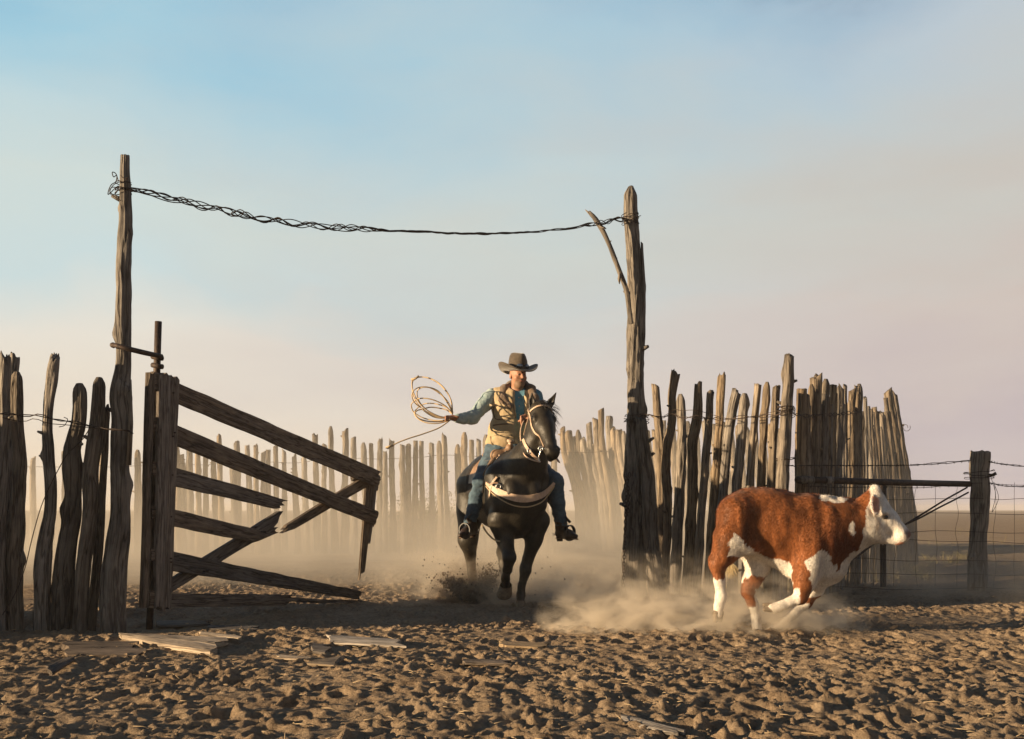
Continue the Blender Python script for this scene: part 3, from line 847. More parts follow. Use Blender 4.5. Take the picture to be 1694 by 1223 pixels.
def board(t0, t1, b0, b1, off, th, seed, name='plank', jag0=0.0, jag1=0.0, mat=None, parent=None, nw=7, raw=False, step=0.045):
    """plank from pixel corners t0->t1 (top edge) and b0->b1 (bottom edge) on the gate plane"""
    rs = random.Random(seed)
    if raw: T0, T1, B0, B1 = [np.array(p, float) for p in (t0, t1, b0, b1)]
    else: T0, T1, B0, B1 = [gpt(*p, off) for p in (t0, t1, b0, b1)]
    Ln = np.linalg.norm(T1 - T0); Wd = np.linalg.norm(T0 - B0)
    nl = max(4, int(Ln / step))
    nrm = np.cross(T1 - T0, B0 - T0); nrm /= np.linalg.norm(nrm)
    if not raw and np.dot(nrm, gn) < 0: nrm = -nrm
    v = np.linspace(0, 1, nw)
    e0 = np.array([rs.uniform(-1, 1) for _ in v]) * jag0 / Ln
    e1 = np.array([rs.uniform(-1, 1) for _ in v]) * jag1 / Ln
    U, Vv = np.meshgrid(np.linspace(0, 1, nl), v, indexing='ij')
    U = e0[None, :] * (1 - U) + U * (1 + e1[None, :])
    P = (T0 * (1 - U[..., None]) + T1 * U[..., None]) * (1 - Vv[..., None]) + (B0 * (1 - U[..., None]) + B1 * U[..., None]) * Vv[..., None]
    q = np.c_[(U * Ln).ravel() * 2.2, Vv.ravel() * 2 + seed]
    edge = (np.abs(Vv - 0.5) > 0.49)
    P = P + nrm * (0.006 * vn(q, 1)).reshape(U.shape)[..., None]
    P = P + (T0 - B0) / Wd * (0.0035 * vn(np.c_[(U * Ln).ravel() * 5, Vv.ravel() * 0 + seed + 3], 2)).reshape(U.shape)[..., None] * edge[..., None]
    # grain furrows
    fur = np.array([rs.uniform(-1, 1) for _ in v]) * 0.003; fur[0] = fur[-1] = -0.004
    front = P + nrm * (th / 2 + fur[None, :, None]); back = P - nrm * (th / 2 + fur[None, :, None])
    gc = np.stack([(Vv * Wd), U * 0 + th / 2, U * Ln], -1) + np.array([seed * 0.77, 0, seed * 1.9])
    g1 = gc.reshape(-1, 3); g2 = g1 - [0, th, 0]
    n = nl * nw; ix = np.arange(n).reshape(nl, nw)
    f1 = np.stack([ix[:-1, :-1], ix[1:, :-1], ix[1:, 1:], ix[:-1, 1:]], -1).reshape(-1, 4)
    per = np.r_[ix[0, :-1], ix[:-1, -1], ix[-1, :0:-1], ix[:0:-1, 0]]
    nx = np.roll(per, -1)
    sd = np.stack([per, nx, nx + n, per + n], -1)
    Vt = np.r_[front.reshape(-1, 3), back.reshape(-1, 3)]
    # separate side vertices so that edges stay crisp
    sv = Vt[sd].reshape(-1, 3); sg = np.r_[g1, g2][sd].reshape(-1, 3)
    mb = MB(); mb.add(Vt, [f1[:, ::-1], f1 + n], np.r_[g1, g2]); mb.add(sv, np.arange(len(sv)).reshape(-1, 4), sg)
    if raw == 'mb': return mb
    return mb.build(name, mat or M['board'], parent or (gate if not raw else None))


TH = 0.042
# planks: (top edge start, end), (bottom edge start, end)
board((288, 632), (627, 780), (288, 664), (622, 806), 0.03, TH, 1, jag1=0.04)
board((288, 703), (623, 846), (288, 736), (619, 868), 0.03, TH, 2, jag1=0.02)
board((284, 772), (471, 828), (284, 803), (455, 842), 0.03, TH, 3, jag1=0.05)
board((282, 842), (446, 882), (282, 870), (420, 898), 0.03, TH, 4, jag1=0.07)
board((280, 912), (594, 978), (280, 944), (592, 992), 0.03, TH, 5, jag1=0.03)
board((262, 982), (480, 984), (262, 1006), (470, 1002), 0.06, TH, 6, jag1=0.05)
board((428, 986), (640, 996), (428, 994), (632, 1001), 0.02, TH, 7, jag1=0.05)
# diagonal brace, snapped in two
board((282, 957), (466, 842), (276, 982), (452, 876), -0.025, TH, 8, 'brace', jag1=0.10)
board((472, 868), (596, 792), (476, 880), (612, 802), -0.025, TH, 9, 'brace', jag0=0.10)
board((445, 868), (412, 888), (462, 880), (420, 898), -0.06, 0.03, 10, 'splinter', jag0=0.05, jag1=0.05)
# hanging remains of the latch stile
board((605, 800), (594, 958), (620, 804), (602, 940), -0.028, 0.03, 11, 'end_stile', jag1=0.07, nw=5)
board((618, 805), (607, 905), (623, 806), (611, 895), -0.03, 0.03, 12, 'end_stile', jag1=0.05, nw=4)
board((583, 770), (627, 786), (583, 796), (624, 812), -0.07, 0.035, 13, 'end_block', jag0=0.02, jag1=0.03)
board((601, 838), (624, 847), (601, 862), (618, 872), -0.07, 0.035, 14, 'end_block', jag1=0.02)
# hinge stile: two outer boards with spacer blocks and the pipe between them
board((268, 618), (260, 1006), (293, 627), (281, 1006), 0.075, 0.045, 15, 'stile', jag0=0.012, jag1=0.02)
board((262, 621), (256, 1006), (281, 624), (268, 1006), 0.12, 0.035, 16, 'stile', jag0=0.02, jag1=0.02)
board((243, 616), (234, 1003), (252, 616), (242, 1003), 0.10, 0.05, 17, 'stile', jag0=0.015, jag1=0.02, nw=4)
board((254, 630), (242, 1003), (261, 630), (251, 1003), -0.03, 0.03, 18, 'stile', nw=4)
for i, (y0, y1) in enumerate([(617, 646), (690, 712), (764, 786), (838, 858), (908, 928), (978, 1006)]):
    xo = (y0 - 617) * 0.021
    board((250 - xo, y0), (266 - xo, y0), (250 - xo, y1), (266 - xo, y1), 0.08, 0.07, 20 + i, 'spacer_block', step=0.02, nw=4)
board((249, 624), (240, 1003), (274, 624), (264, 1003), -0.045, 0.02, 19, 'stile', nw=4)
mb = MB()
mb.add(*tube(np.array([W(262, 532, 8.8), W(260, 600, 8.8), W(254, 800, 8.8), W(249, 1000, 8.8), W(246, 1060, 8.8)]), 0.027, 14))
mb.build('hinge_pipe', M['steel'], gate)
mb = MB()
for y in (590, 604):
    mb.add(*tube(np.array([W(252, y, 8.77), W(262, y + 2, 8.74), W(269, y + 3, 8.77)]), 0.02, 8))
mb.build('pipe_collar', M['steel'], gate)
# nail heads
mb = MB()
for (x, y) in [(288, 650), (290, 716), (287, 722), (286, 786), (284, 855), (284, 930), (284, 924), (600, 790), (612, 850), (440, 880), (425, 872), (345, 945), (270, 990), (274, 700), (272, 800), (268, 900)]:
    p = gpt(x, y, 0.108); t = np.linspace(0, 6.283, 7)[:-1]
    MB().add(*tube(np.array([p - gn * 0.05, p + gn * 0.002]), 0.006, 6)).build('nail', M['steel'], gate)

# ------------------------------------------------------------------ wire fence on the right
dW = dep(978)
wfp = thing('wooden_post', 'stout square-cut wooden post with wire stapled on it, at the right edge', 'post', tuple(W(1618, 978, dW)[:2]) + (0,))
post_px([(1616, 980, 37), (1617, 900, 36), (1619, 830, 35), (1622, 747, 34)], 700, 'trunk', wfp, 'cut', dW, seg=24, step=0.04, groove=0.05, knots=1, stubs=0, slant=0.05)
pole_wrap(1620, 786, dW, 0.14, 'w', wfp, 3, 21).build('wire_wrap', M['wire'], wfp)
mb = MB(); mb.add(*tube(np.array([W(1636, 786, dW - 0.16), W(1642, 786, dW - 0.2), W(1648, 783, dW - 0.22)]), [0.016, 0.016, 0.02], 7)); mb.build('bolt', M['steel'], wfp)
rail = thing('brace_rail', 'dark steel pipe rail running level from the log wall to the wooden post', 'rail', tuple(W(1460, 800, 12.2)))
mb = MB(); mb.add(*tube(np.array([W(1318, 794, 11.2), W(1368, 795, 11.4), W(1460, 798, 11.6), W(1604, 801, dW - 0.1)]), 0.033, 12)); mb.build('pipe', M['steel'], rail)
mb = MB(); mb.add(*tube(np.array([W(1322, 794, 11.2), W(1344, 794.5, 11.28)]), 0.040, 12)); mb.build('pipe_end', M['post'], rail)
mb = MB(); mb.add(*tube(np.array([W(1366, 795, 11.39), W(1376, 795.3, 11.42)]), 0.042, 12)); mb.build('pipe_collar', M['post'], rail)
bw = thing('brace_wire', 'twisted dark wire slanting down from the wooden post behind the calf', 'wire', tuple(W(1500, 860, 11.7)))
wire_through([W(1600, 806, dW - 0.15), W(1540, 840, 11.8), W(1480, 878, 11.5), W(1420, 916, 11.2), W(1350, 958, 10.8)], 'strand', bw, 0.010, 61, 0.02)
wire_through([W(1602, 812, dW - 0.15), W(1560, 834, 11.9), W(1510, 862, 11.6), W(1440, 904, 11.3), W(1352, 960, 10.8)], 'strand', bw, 0.010, 62, 0.02)
sp = thing('steel_post', 'thin dark steel fence stake below the head of the calf', 'post', tuple(W(1461, 972, dep(972))[:2]) + (0,))
mb = MB(); q = dep(972)
for o in ((-0.022, 0.0), (0.022, 0.0), (0, -0.02)):
    p = W(1461, 972, q); mb.add(*tube(np.array([[p[0] + o[0], p[1] + o[1], -0.2], [p[0] + o[0], p[1] + o[1], 1.25]]), 0.014, 6))
mb.build('stake', M['steel'], sp)
wf = thing('wire_fence', 'square mesh and barbed wire fence either side of the right wooden post', 'fence', (5.5, dW, 0))
rows = [768, 800, 824, 848, 881, 896, 928, 950, 972]
mb = MB()
for k, y in enumerate(rows[1:]):
    P = [W(1325, y - 2, 11.9), W(1450, y + 3 * math.sin(k), 12.3), W(1560, y + 2 * math.cos(k), 12.7), W(1618, y, dW - 0.13), W(1660, y + 2, 13.0), W(1760, y, 13.6)]
    C = resample(np.array(P), 0.08); zz = np.arange(len(C)) * 0.08
    C[:, 2] += vn(np.c_[zz * 1.5, zz * 0 + k], 3) * 0.012
    mb.add(*tube(C, 0.0028, 4))
for x in list(range(1345, 1610, 34)) + [1646, 1679, 1712, 1745]:
    dd = np.interp(x, [1325, 1450, 1560, 1618, 1760], [11.9, 12.3, 12.7, 12.95, 13.6])
    C = resample(np.array([W(x + random.uniform(-3, 3), y, dd) for y in [798, 825, 850, 880, 905, 930, 970]]), 0.06)
    mb.add(*tube(C, 0.0022, 4))
mb.build('wire_mesh', M['wire'], wf)
wire_through([W(1320, 772, 11.0), W(1440, 771, 11.8), W(1540, 768, 12.4), W(1606, 763, dW - 0.15)], 'barbed_wire', wf, 0.004, 71, 0.012, 2, 0.004, True)
wire_through([W(1636, 763, dW - 0.1), W(1660, 768, 13.1), W(1700, 772, 13.3), W(1760, 778, 13.6)], 'barbed_wire', wf, 0.004, 72, 0.012, 2, 0.004, True)
wire_through([W(1330, 806, 11.2), W(1440, 806, 11.8), W(1540, 806, 12.4), W(1606, 802, dW - 0.15)], 'barbed_wire', wf, 0.0035, 73, 0.012, 1, 0.004, True)
wire_through([W(1636, 800, dW - 0.1), W(1660, 803, 13.1), W(1760, 806, 13.6)], 'barbed_wire', wf, 0.0035, 74, 0.012, 2, 0.004, True)
wire_through([W(1640, 790, 12.8), W(1648, 820, 12.8), W(1642, 850, 12.9), W(1652, 830, 12.9), W(1644, 800, 12.8)], 'loose_wire', wf, 0.003, 75, 0.02)

# --- chain hanging on the right pole
ch = thing('chain', 'rusty chain hanging down the left side of the right gate pole', 'chain', tuple(W(1036, 790, 11.5)))
mb = MB()
pth = resample(np.array([W(1046, 784, 11.53), W(1037, 788, 11.5), W(1036, 820, 11.5), W(1034, 880, 11.5), W(1031, 968, 11.5)]), 0.036)
for i, p in enumerate(pth):
    t = np.linspace(0, 2 * np.pi, 12, endpoint=False)
    a = np.c_[np.cos(t) * 0.013, t * 0, np.sin(t) * 0.025] if i % 2 else np.c_[t * 0, np.cos(t) * 0.013, np.sin(t) * 0.025]
    mb.add(*tube(p + a, 0.0048, 5, close=True))
for i, p in enumerate(pth[3:14]):
    t = np.linspace(0, 2 * np.pi, 12, endpoint=False)
    a = np.c_[np.cos(t) * 0.013, t * 0, np.sin(t) * 0.025] if i % 2 else np.c_[t * 0, np.cos(t) * 0.013, np.sin(t) * 0.025]
    mb.add(*tube(p + a + [0.022, -0.015, 0.01], 0.0048, 5, close=True))
mb.build('link', M['steel'], ch)

# ------------------------------------------------------------------ implicit bodies
class Field:
    def __init__(s, lo, hi, h):
        s.lo = np.array(lo, float); s.h = h
        s.n = np.ceil((np.array(hi) - s.lo) / h).astype(int) + 1
        s.F = np.full(tuple(s.n), 10.0, np.float32)
        s.T = None

    def box(s, lo, hi):
        a = np.clip(np.floor((lo - s.lo) / s.h).astype(int), 0, s.n); b = np.clip(np.ceil((hi - s.lo) / s.h).astype(int) + 1, 0, s.n)
        if np.any(b <= a): return None, None
        g = [s.lo[k] + s.h * np.arange(a[k], b[k]) for k in range(3)]
        return tuple(slice(a[k], b[k]) for k in range(3)), np.stack(np.meshgrid(*g, indexing='ij'), -1)

    def put(s, sl, d, k, sub=False):
        f = s.F[sl]
        if sub:
            d = -d
            hh = np.maximum(k - np.abs(f - d), 0) / k
            s.F[sl] = np.maximum(f, d) + hh * hh * k / 4
        else:
            hh = np.maximum(k - np.abs(f - d), 0) / k
            s.F[sl] = np.minimum(f, d) - hh * hh * k / 4

    def cap(s, a, b, ra, rb, k=0.04, side=None, sc=1.0, sub=False):
        """tapered limb; side/sc squeezes it along one axis"""
        a = np.array(a, float); b = np.array(b, float); m = max(ra, rb) * max(1, sc) + k + 2 * s.h
        sl, P = s.box(np.minimum(a, b) - m, np.maximum(a, b) + m)
        if sl is None: return s
        ab = b - a; L2 = np.dot(ab, ab) + 1e-12
        Q = P - a
        t = np.clip(Q @ ab / L2, 0, 1)
        D = Q - t[..., None] * ab
        if side is not None:
            u = np.array(side, float); u /= np.linalg.norm(u)
            c = D @ u
            D = D + (c / sc - c)[..., None] * u
        s.put(sl, np.sqrt((D ** 2).sum(-1)) - (ra + (rb - ra) * t), k, sub)
        return s

    def chain(s, pts, rad, k=0.04, **kw):
        for i in range(len(pts) - 1): s.cap(pts[i], pts[i + 1], rad[i], rad[i + 1], k, **kw)
        return s

    def ell(s, c, r, Rm=None, k=0.04, sub=False):
        """ellipsoid; Rm rows = its axes"""
        c = np.array(c, float); r = np.array(r, float); m = max(r) + k + 2 * s.h
        sl, P = s.box(c - m, c + m)
        if sl is None: return s
        Q = P - c
        if Rm is not None: Q = Q @ np.array(Rm, float).T
        k0 = np.sqrt(((Q / r) ** 2).sum(-1)); k1 = np.sqrt(((Q / r ** 2) ** 2).sum(-1)) + 1e-9
        s.put(sl, k0 * (k0 - 1) / k1, k, sub)
        return s

    def mesh(s):
        Fv = s.F; ins = Fv < 0
        n = np.array(Fv.shape)
        c = np.zeros(tuple(n - 1), int)
        for dx in (0, 1):
            for dy in (0, 1):
                for dz in (0, 1): c += ins[dx:n[0]-1+dx, dy:n[1]-1+dy, dz:n[2]-1+dz]
        act = (c > 0) & (c < 8)
        I = np.argwhere(act); vid = np.full(act.shape, -1, np.int64); vid[act] = np.arange(len(I))
        acc = np.zeros((len(I), 3)); cnt = np.zeros(len(I))
        cs = [(x, y, z) for x in (0, 1) for y in (0, 1) for z in (0, 1)]
        for a in cs:
            for ax in range(3):
                if a[ax]: continue
                b = list(a); b[ax] = 1
                fa = Fv[I[:, 0]+a[0], I[:, 1]+a[1], I[:, 2]+a[2]]; fb_ = Fv[I[:, 0]+b[0], I[:, 1]+b[1], I[:, 2]+b[2]]
                m = (fa < 0) != (fb_ < 0)
                t = np.where(m, fa / (fa - fb_ + 1e-12), 0)
                p = np.array(a, float)[None] + np.zeros((len(I), 1)); p[:, ax] = t
                acc[m] += p[m]; cnt[m] += 1
        V = s.lo + (I + acc / cnt[:, None]) * s.h
        Q = []
        for ax in range(3):
            o = [k for k in range(3) if k != ax]
            sl0 = [slice(None)] * 3; sl1 = [slice(None)] * 3
            sl0[ax] = slice(0, -1); sl1[ax] = slice(1, None)
            ch_ = ins[tuple(sl0)] != ins[tuple(sl1)]
            E = np.argwhere(ch_)
            ok = (E[:, o[0]] > 0) & (E[:, o[1]] > 0) & (E[:, o[0]] < n[o[0]] - 1) & (E[:, o[1]] < n[o[1]] - 1)
            E = E[ok]
            fl_ = ins[tuple(E.T)]
            def at(d0, d1):
                q = E.copy(); q[:, o[0]] -= d0; q[:, o[1]] -= d1
                return vid[tuple(q.T)]
            q = np.stack([at(1, 1), at(0, 1), at(0, 0), at(1, 0)], -1)
            if ax == 1: fl_ = ~fl_
            q[~fl_] = q[~fl_][:, ::-1]
            Q.append(q)
        Q = np.concatenate(Q); Q = Q[(Q >= 0).all(1)]
        return V, Q


def smooth_mesh(V, Q, it=2):
    for _ in range(it):
        acc = np.zeros_like(V); cnt = np.zeros(len(V))
        for k in range(4):
            a, b = Q[:, k], Q[:, (k + 1) % 4]
            for x, y in ((a, b), (b, a)):
                for c in range(3): acc[:, c] += np.bincount(x, V[y, c], len(V))
                cnt += np.bincount(x, minlength=len(V))
        V = V * 0.4 + 0.6 * acc / np.maximum(cnt, 1)[:, None]
    return V


def normals(V, Q):
    fn = np.cross(V[Q[:, 2]] - V[Q[:, 0]], V[Q[:, 3]] - V[Q[:, 1]])
    nn = np.zeros_like(V)
    for k in range(4):
        for c in range(3): nn[:, c] += np.bincount(Q[:, k], fn[:, c], len(V))
    return nn / (np.linalg.norm(nn, axis=1)[:, None] + 1e-12)


def body_from(fd, it=2, disp=None):
    V, Q = fd.mesh(); V = smooth_mesh(V, Q, it)
    if disp:
        nn = normals(V, Q)
        V = V + nn * disp(V, nn)[:, None]
    return V, Q


def unit(v): v = np.array(v, float); return v / np.linalg.norm(v)


# ------------------------------------------------------------------ calf
CD = 8.36
cf = thing('calf', 'running red-brown calf with white face, belly and lower legs', 'calf', (W(1290, 1050, CD)[0], CD, 0))
cp = lambda x, y, o=0.0: W(x, y, CD + o)
FB = Field(W(1165, 1065, CD) - [0, .42, 0], W(1520, 790, CD) + [0, .42, 0], 0.0105)
YA = (0, 1, 0)
FB.cap(cp(1246, 864), cp(1285, 869), .218, .250, .05, side=YA, sc=.80)
FB.cap(cp(1285, 869), cp(1345, 884), .250, .270, .05, side=YA, sc=.80)
FB.cap(cp(1272, 893), cp(1318, 920), .145, .165, .06, side=YA, sc=.85)   # belly
FB.cap(cp(1233, 840), cp(1260, 838), .13, .13, .08)             # croup
FB.cap(cp(1219, 850, -.09), cp(1216, 890, -.10), .13, .125, .06)  # near haunch
FB.cap(cp(1219, 850, .09), cp(1219, 890, .10), .13, .13, .06)
FB.ell(cp(1212, 866), (.10, .13, .16), k=.08)
FB.cap(cp(1340, 850), cp(1388, 858), .14, .15, .08)              # withers
FB.cap(cp(1345, 900, -.11), cp(1338, 945, -.10), .13, .10, .07)   # near shoulder
FB.cap(cp(1345, 900, .11), cp(1345, 945, .10), .12, .09, .07)
FB.cap(cp(1220, 889, -.13), cp(1240, 900, -.12), .075, .085, .06)
FB.cap(cp(1362, 905), cp(1372, 938), .17, .12, .08)              # brisket
FB.cap(cp(1372, 938), cp(1352, 968), .10, .05, .07)
FB.cap(cp(1375, 880), cp(1425, 864, -.02), .205, .150, .10, side=YA, sc=.92)   # neck
FB.cap(cp(1385, 915), cp(1425, 890, -.02), .10, .07, .06, side=YA, sc=.6)       # dewlap
# head
hs = unit((0.15, 1, 0))
FB.cap(cp(1443, 838, -.03), cp(1468, 862, -.05), .115, .082, .04, side=hs, sc=.82)
FB.cap(cp(1468, 862, -.05), cp(1492, 884, -.07), .078, .058, .03)
FB.ell(cp(1490, 886, -.07), (.065, .068, .055), k=.02)           # muzzle
FB.ell(cp(1444, 872, -.04), (.105, .105, .11), k=.04)            # cheek
FB.cap(cp(1450, 888, -.04), cp(1486, 894, -.065), .05, .036, .03) # jaw
FB.cap(cp(1446, 822, -.03), cp(1447, 812, -.03), .06, .045, .03)  # poll
FB.ell(cp(1462, 848, -.12), (.035, .03, .028), k=.02)            # brow
FB.ell(cp(1464, 855, -.138), (.017, .013, .012), k=.008, sub=True)
FB.ell(cp(1501, 880, -.125), (.012, .012, .015), k=.008, sub=True)  # nostril
FB.cap(cp(1478, 900, -.12), cp(1492, 896, -.13), .005, .005, .006, sub=True)
# near hind leg
FB.chain([cp(1208, 895, -.12), cp(1199, 915, -.12), cp(1187, 934, -.12)], [.125, .082, .056], .05)
FB.chain([cp(1187, 934, -.12), cp(1190, 960, -.12), cp(1193, 988, -.12)], [.056, .038, .036], .03)
FB.ell(cp(1181, 926, -.12), (.03, .03, .035), k=.03)
FB.chain([cp(1193, 988, -.12), cp(1190, 1003, -.12), cp(1188, 1016, -.12)], [.042, .034, .036], .02)
# far hind leg
FB.chain([cp(1240, 895, .10), cp(1254, 938, .11), cp(1243, 962, .12), cp(1237, 978, .12)], [.115, .078, .058, .044], .05)
FB.chain([cp(1237, 978, .12), cp(1246, 1000, .12), cp(1251, 1022, .12)], [.044, .033, .032], .03)
FB.chain([cp(1251, 1022, .12), cp(1252, 1034, .12), cp(1254, 1044, .12)], [.036, .032, .035], .02)
# near fore leg, folded back
FB.chain([cp(1336, 935, -.12), cp(1331, 965, -.12), cp(1325, 988, -.12)], [.098, .068, .05], .05)
FB.chain([cp(1325, 988, -.12), cp(1308, 996, -.12), cp(1292, 1003, -.12)], [.05, .036, .034], .02)
FB.chain([cp(1292, 1003, -.12), cp(1282, 1006, -.12), cp(1275, 1005, -.12)], [.04, .036, .03], .02)
# far fore leg, reaching the ground
FB.chain([cp(1352, 950, .08), cp(1348, 972, .08), cp(1336, 996, .07)], [.09, .06, .05], .05)
FB.chain([cp(1336, 996, .07), cp(1316, 1013, .06), cp(1296, 1030, .05)], [.042, .036, .037], .02)
FB.chain([cp(1296, 1030, .05), cp(1284, 1038, .05), cp(1276, 1044, .05)], [.042, .036, .034], .02)
disp = lambda V, n: 0.005 * fbm(V * np.array([8, 8, 4]), 2, 5) + 0.003 * vn(V * np.array([30, 30, 12]), 9) - 0.010 * np.exp(-((pxof(V)[:, 0] - 1375) / 45) ** 2) * (vn(V * np.array([17, 17, 4]), 15) + .4)
def pxof(V): return np.c_[HX + V[:, 0] / V[:, 1] * F, HY - (V[:, 2] - CAMH) / V[:, 1] * F]


CV, CQ = body_from(FB, 1, disp)


def inpoly(P, poly):
    poly = np.array(poly, float); r = np.zeros(len(P), bool); j = len(poly) - 1
    for i in range(len(poly)):
        a, b = poly[i], poly[j]
        c = ((a[1] > P[:, 1]) != (b[1] > P[:, 1])) & (P[:, 0] < (b[0] - a[0]) * (P[:, 1] - a[1]) / (b[1] - a[1] + 1e-9) + a[0])
        r ^= c; j = i
    return r


def calf_col(V):
    # coat pattern, laid out in the calf's own side view (x along, z up)
    s = 225.0
    o = W(1290, 1050, CD)
    wf_ = CD / (CD - np.abs(V[:, 1] - CD))        # same on both flanks
    side = np.c_[1290 + (V[:, 0] * wf_ - o[0]) * s, 1050 - (CAMH + (V[:, 2] - CAMH) * wf_) * s]
    side = side + np.c_[vn(V * 14, 21), vn(V * 14, 22)] * 4 + np.c_[vn(V * 40, 23), vn(V * 40, 24)] * 1.8
    w = inpoly(side, [(1441, 822), (1434, 860), (1428, 880), (1422, 905), (1434, 918), (1540, 930), (1540, 780), (1440, 780), (1440, 800)])   # face
    w |= inpoly(side, [(1202, 905), (1214, 880), (1224, 893), (1250, 924), (1270, 936), (1300, 930), (1312, 962), (1290, 962), (1240, 940), (1222, 922), (1206, 924)])   # belly line
    w |= inpoly(side, [(1328, 930), (1345, 922), (1362, 912), (1374, 914), (1378, 926), (1384, 946), (1392, 926), (1412, 912), (1432, 906), (1440, 930), (1390, 985), (1340, 990), (1342, 950)])   # brisket
    w |= inpoly(side, [(1222, 896), (1250, 914), (1276, 924), (1308, 927), (1314, 966), (1240, 950)]) & (V[:, 1] < CD + .08)
    w |= (side[:, 1] < 830) & (side[:, 0] > 1358) & (side[:, 0] < 1398)
    w |= ((side[:, 0] - 1411) / 5) ** 2 + ((side[:, 1] - 873) / 12) ** 2 < 1
    w |= (side[:, 0] < 1215) & (side[:, 1] > 958)
    w |= (side[:, 0] > 1215) & (side[:, 0] < 1262) & (side[:, 1] > 1006)
    w |= inpoly(side, [(1246, 938), (1254, 938), (1240, 966), (1234, 974), (1232, 966)])
    w |= (side[:, 0] > 1255) & (side[:, 0] < 1322 + (side[:, 1] - 990) * 0.1) & (side[:, 1] > 975)
    w |= (side[:, 0] > 1255) & (side[:, 0] < 1345) & (side[:, 1] > 1000)
    brown = np.array([0.225, 0.074, 0.021]); dark = np.array([0.115, 0.03, 0.01]); white = np.array([0.72, 0.67, 0.60]); pink = np.array([0.55, 0.27, 0.18])
    c = brown[None] * (1 + 0.25 * vn(V * 7, 31) + 0.30 * vn(V * np.array([34, 34, 9]), 35) + 0.28 * vn(V * np.array([15, 15, 3.5]), 36))[:, None]
    dk = np.clip(1.2 - np.hypot((side[:, 0] - 1398) / 42, (side[:, 1] - 908) / 48), 0, 1)[:, None]   # darker brown patch over the neck fold
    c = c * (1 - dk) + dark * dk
    c = np.where(w[:, None], white * (1 + 0.08 * vn(V * 30, 33))[:, None], c)
    nose = np.clip(1.3 - np.hypot((side[:, 0] - 1506) / 9, (side[:, 1] - 881) / 11), 0, 1)[:, None]
    c = c * (1 - nose) + np.array([0.20, 0.09, 0.06]) * nose
    ch_ = (np.hypot((side[:, 0] - 1490) / 8, (side[:, 1] - 899) / 4) < 1)[:, None]
    c = np.where(ch_, pink, c)
    ey = np.clip(1.25 - np.hypot((side[:, 0] - 1465) / 7.5, (side[:, 1] - 856) / 5.5), 0, 1)[:, None]
    c = c * (1 - ey * 0.9) + np.array([0.10, 0.045, 0.03]) * ey * 0.9
    # brownish curls on the cheek, below the eye and along the jaw
    hd_ = (side[:, 0] > 1425) & w & (side[:, 1] < 925)
    cr = np.clip(vn(V * np.array([38, 38, 24]), 41) * 1.3 - .25, 0, 1) * np.clip(1.3 - np.hypot((side[:, 0] - 1455) / 30, (side[:, 1] - 868) / 28), 0, 1)
    c = np.where(hd_[:, None], c * (1 - .75 * cr[:, None]) + np.array([0.36, 0.24, 0.15]) * .75 * cr[:, None], c)
    return np.clip(c, 0.004, 1), w


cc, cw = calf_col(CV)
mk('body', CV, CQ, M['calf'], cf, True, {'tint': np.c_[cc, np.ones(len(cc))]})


def fur(V, Q, colr, n, ln, name, parent, mat, flow, wid=0.0022, lift=0.45, lenfn=None, seed=3, fnoise=.35):
    rs = np.random.RandomState(seed)
    tri = np.r_[Q[:, [0, 1, 2]], Q[:, [0, 2, 3]]]
    ar = np.linalg.norm(np.cross(V[tri[:, 1]] - V[tri[:, 0]], V[tri[:, 2]] - V[tri[:, 0]]), axis=1)
    pick = rs.choice(len(tri), n, p=ar / ar.sum())
    b = rs.dirichlet((1, 1, 1), n)
    P = (V[tri[pick]] * b[..., None]).sum(1)
    nn = normals(V, Q); Nn = nn[tri[pick, 0]]
    C = colr[tri[pick, 0]] * rs.uniform(0.78, 1.18, (n, 1))
    fl_ = np.array(flow(P)) + rs.normal(0, fnoise, (n, 3))
    fl_ -= Nn * (fl_ * Nn).sum(1)[:, None]
    fl_ /= np.linalg.norm(fl_, axis=1)[:, None] + 1e-9
    lf = lift + rs.uniform(-.15, .25, n)
    D_ = fl_ + Nn * lf[:, None]; D_ /= np.linalg.norm(D_, axis=1)[:, None]
    Ln = ln * rs.uniform(0.5, 1.3, n)
    if lenfn is not None: Ln = Ln * lenfn(P)
    S = np.cross(D_, Nn); S /= np.linalg.norm(S, axis=1)[:, None] + 1e-9
    wv = wid * rs.uniform(.7, 1.3, n)
    V3 = np.stack([P - S * wv[:, None] - Nn * .002, P + S * wv[:, None] - Nn * .002, P + D_ * Ln[:, None]], 1).reshape(-1, 3)
    C3 = np.repeat(C, 3, 0)
    return mk(name, V3, np.arange(3 * n).reshape(n, 3), mat, parent, False, {'tint': np.c_[C3, np.ones(len(C3))]})


def calf_len(P):
    q = pxof(P)
    r = np.ones(len(P))
    r[(q[:, 1] > 960) | (q[:, 0] < 1230) & (q[:, 1] > 925)] = 0.5
    r[(q[:, 0] > 1462)] = 0.45
    r[(q[:, 0] > 1425) & (q[:, 0] < 1462)] = 1.0
    return r


fur(CV, CQ, cc, 110000, 0.023, 'fur', cf, M['fur'], lambda P: np.c_[-0.55 + .5 * vn(P * 5, 81), P[:, 0] * 0, -0.85 + .3 * vn(P * 5, 82)], 0.0016, 0.26, calf_len, 3, .24)
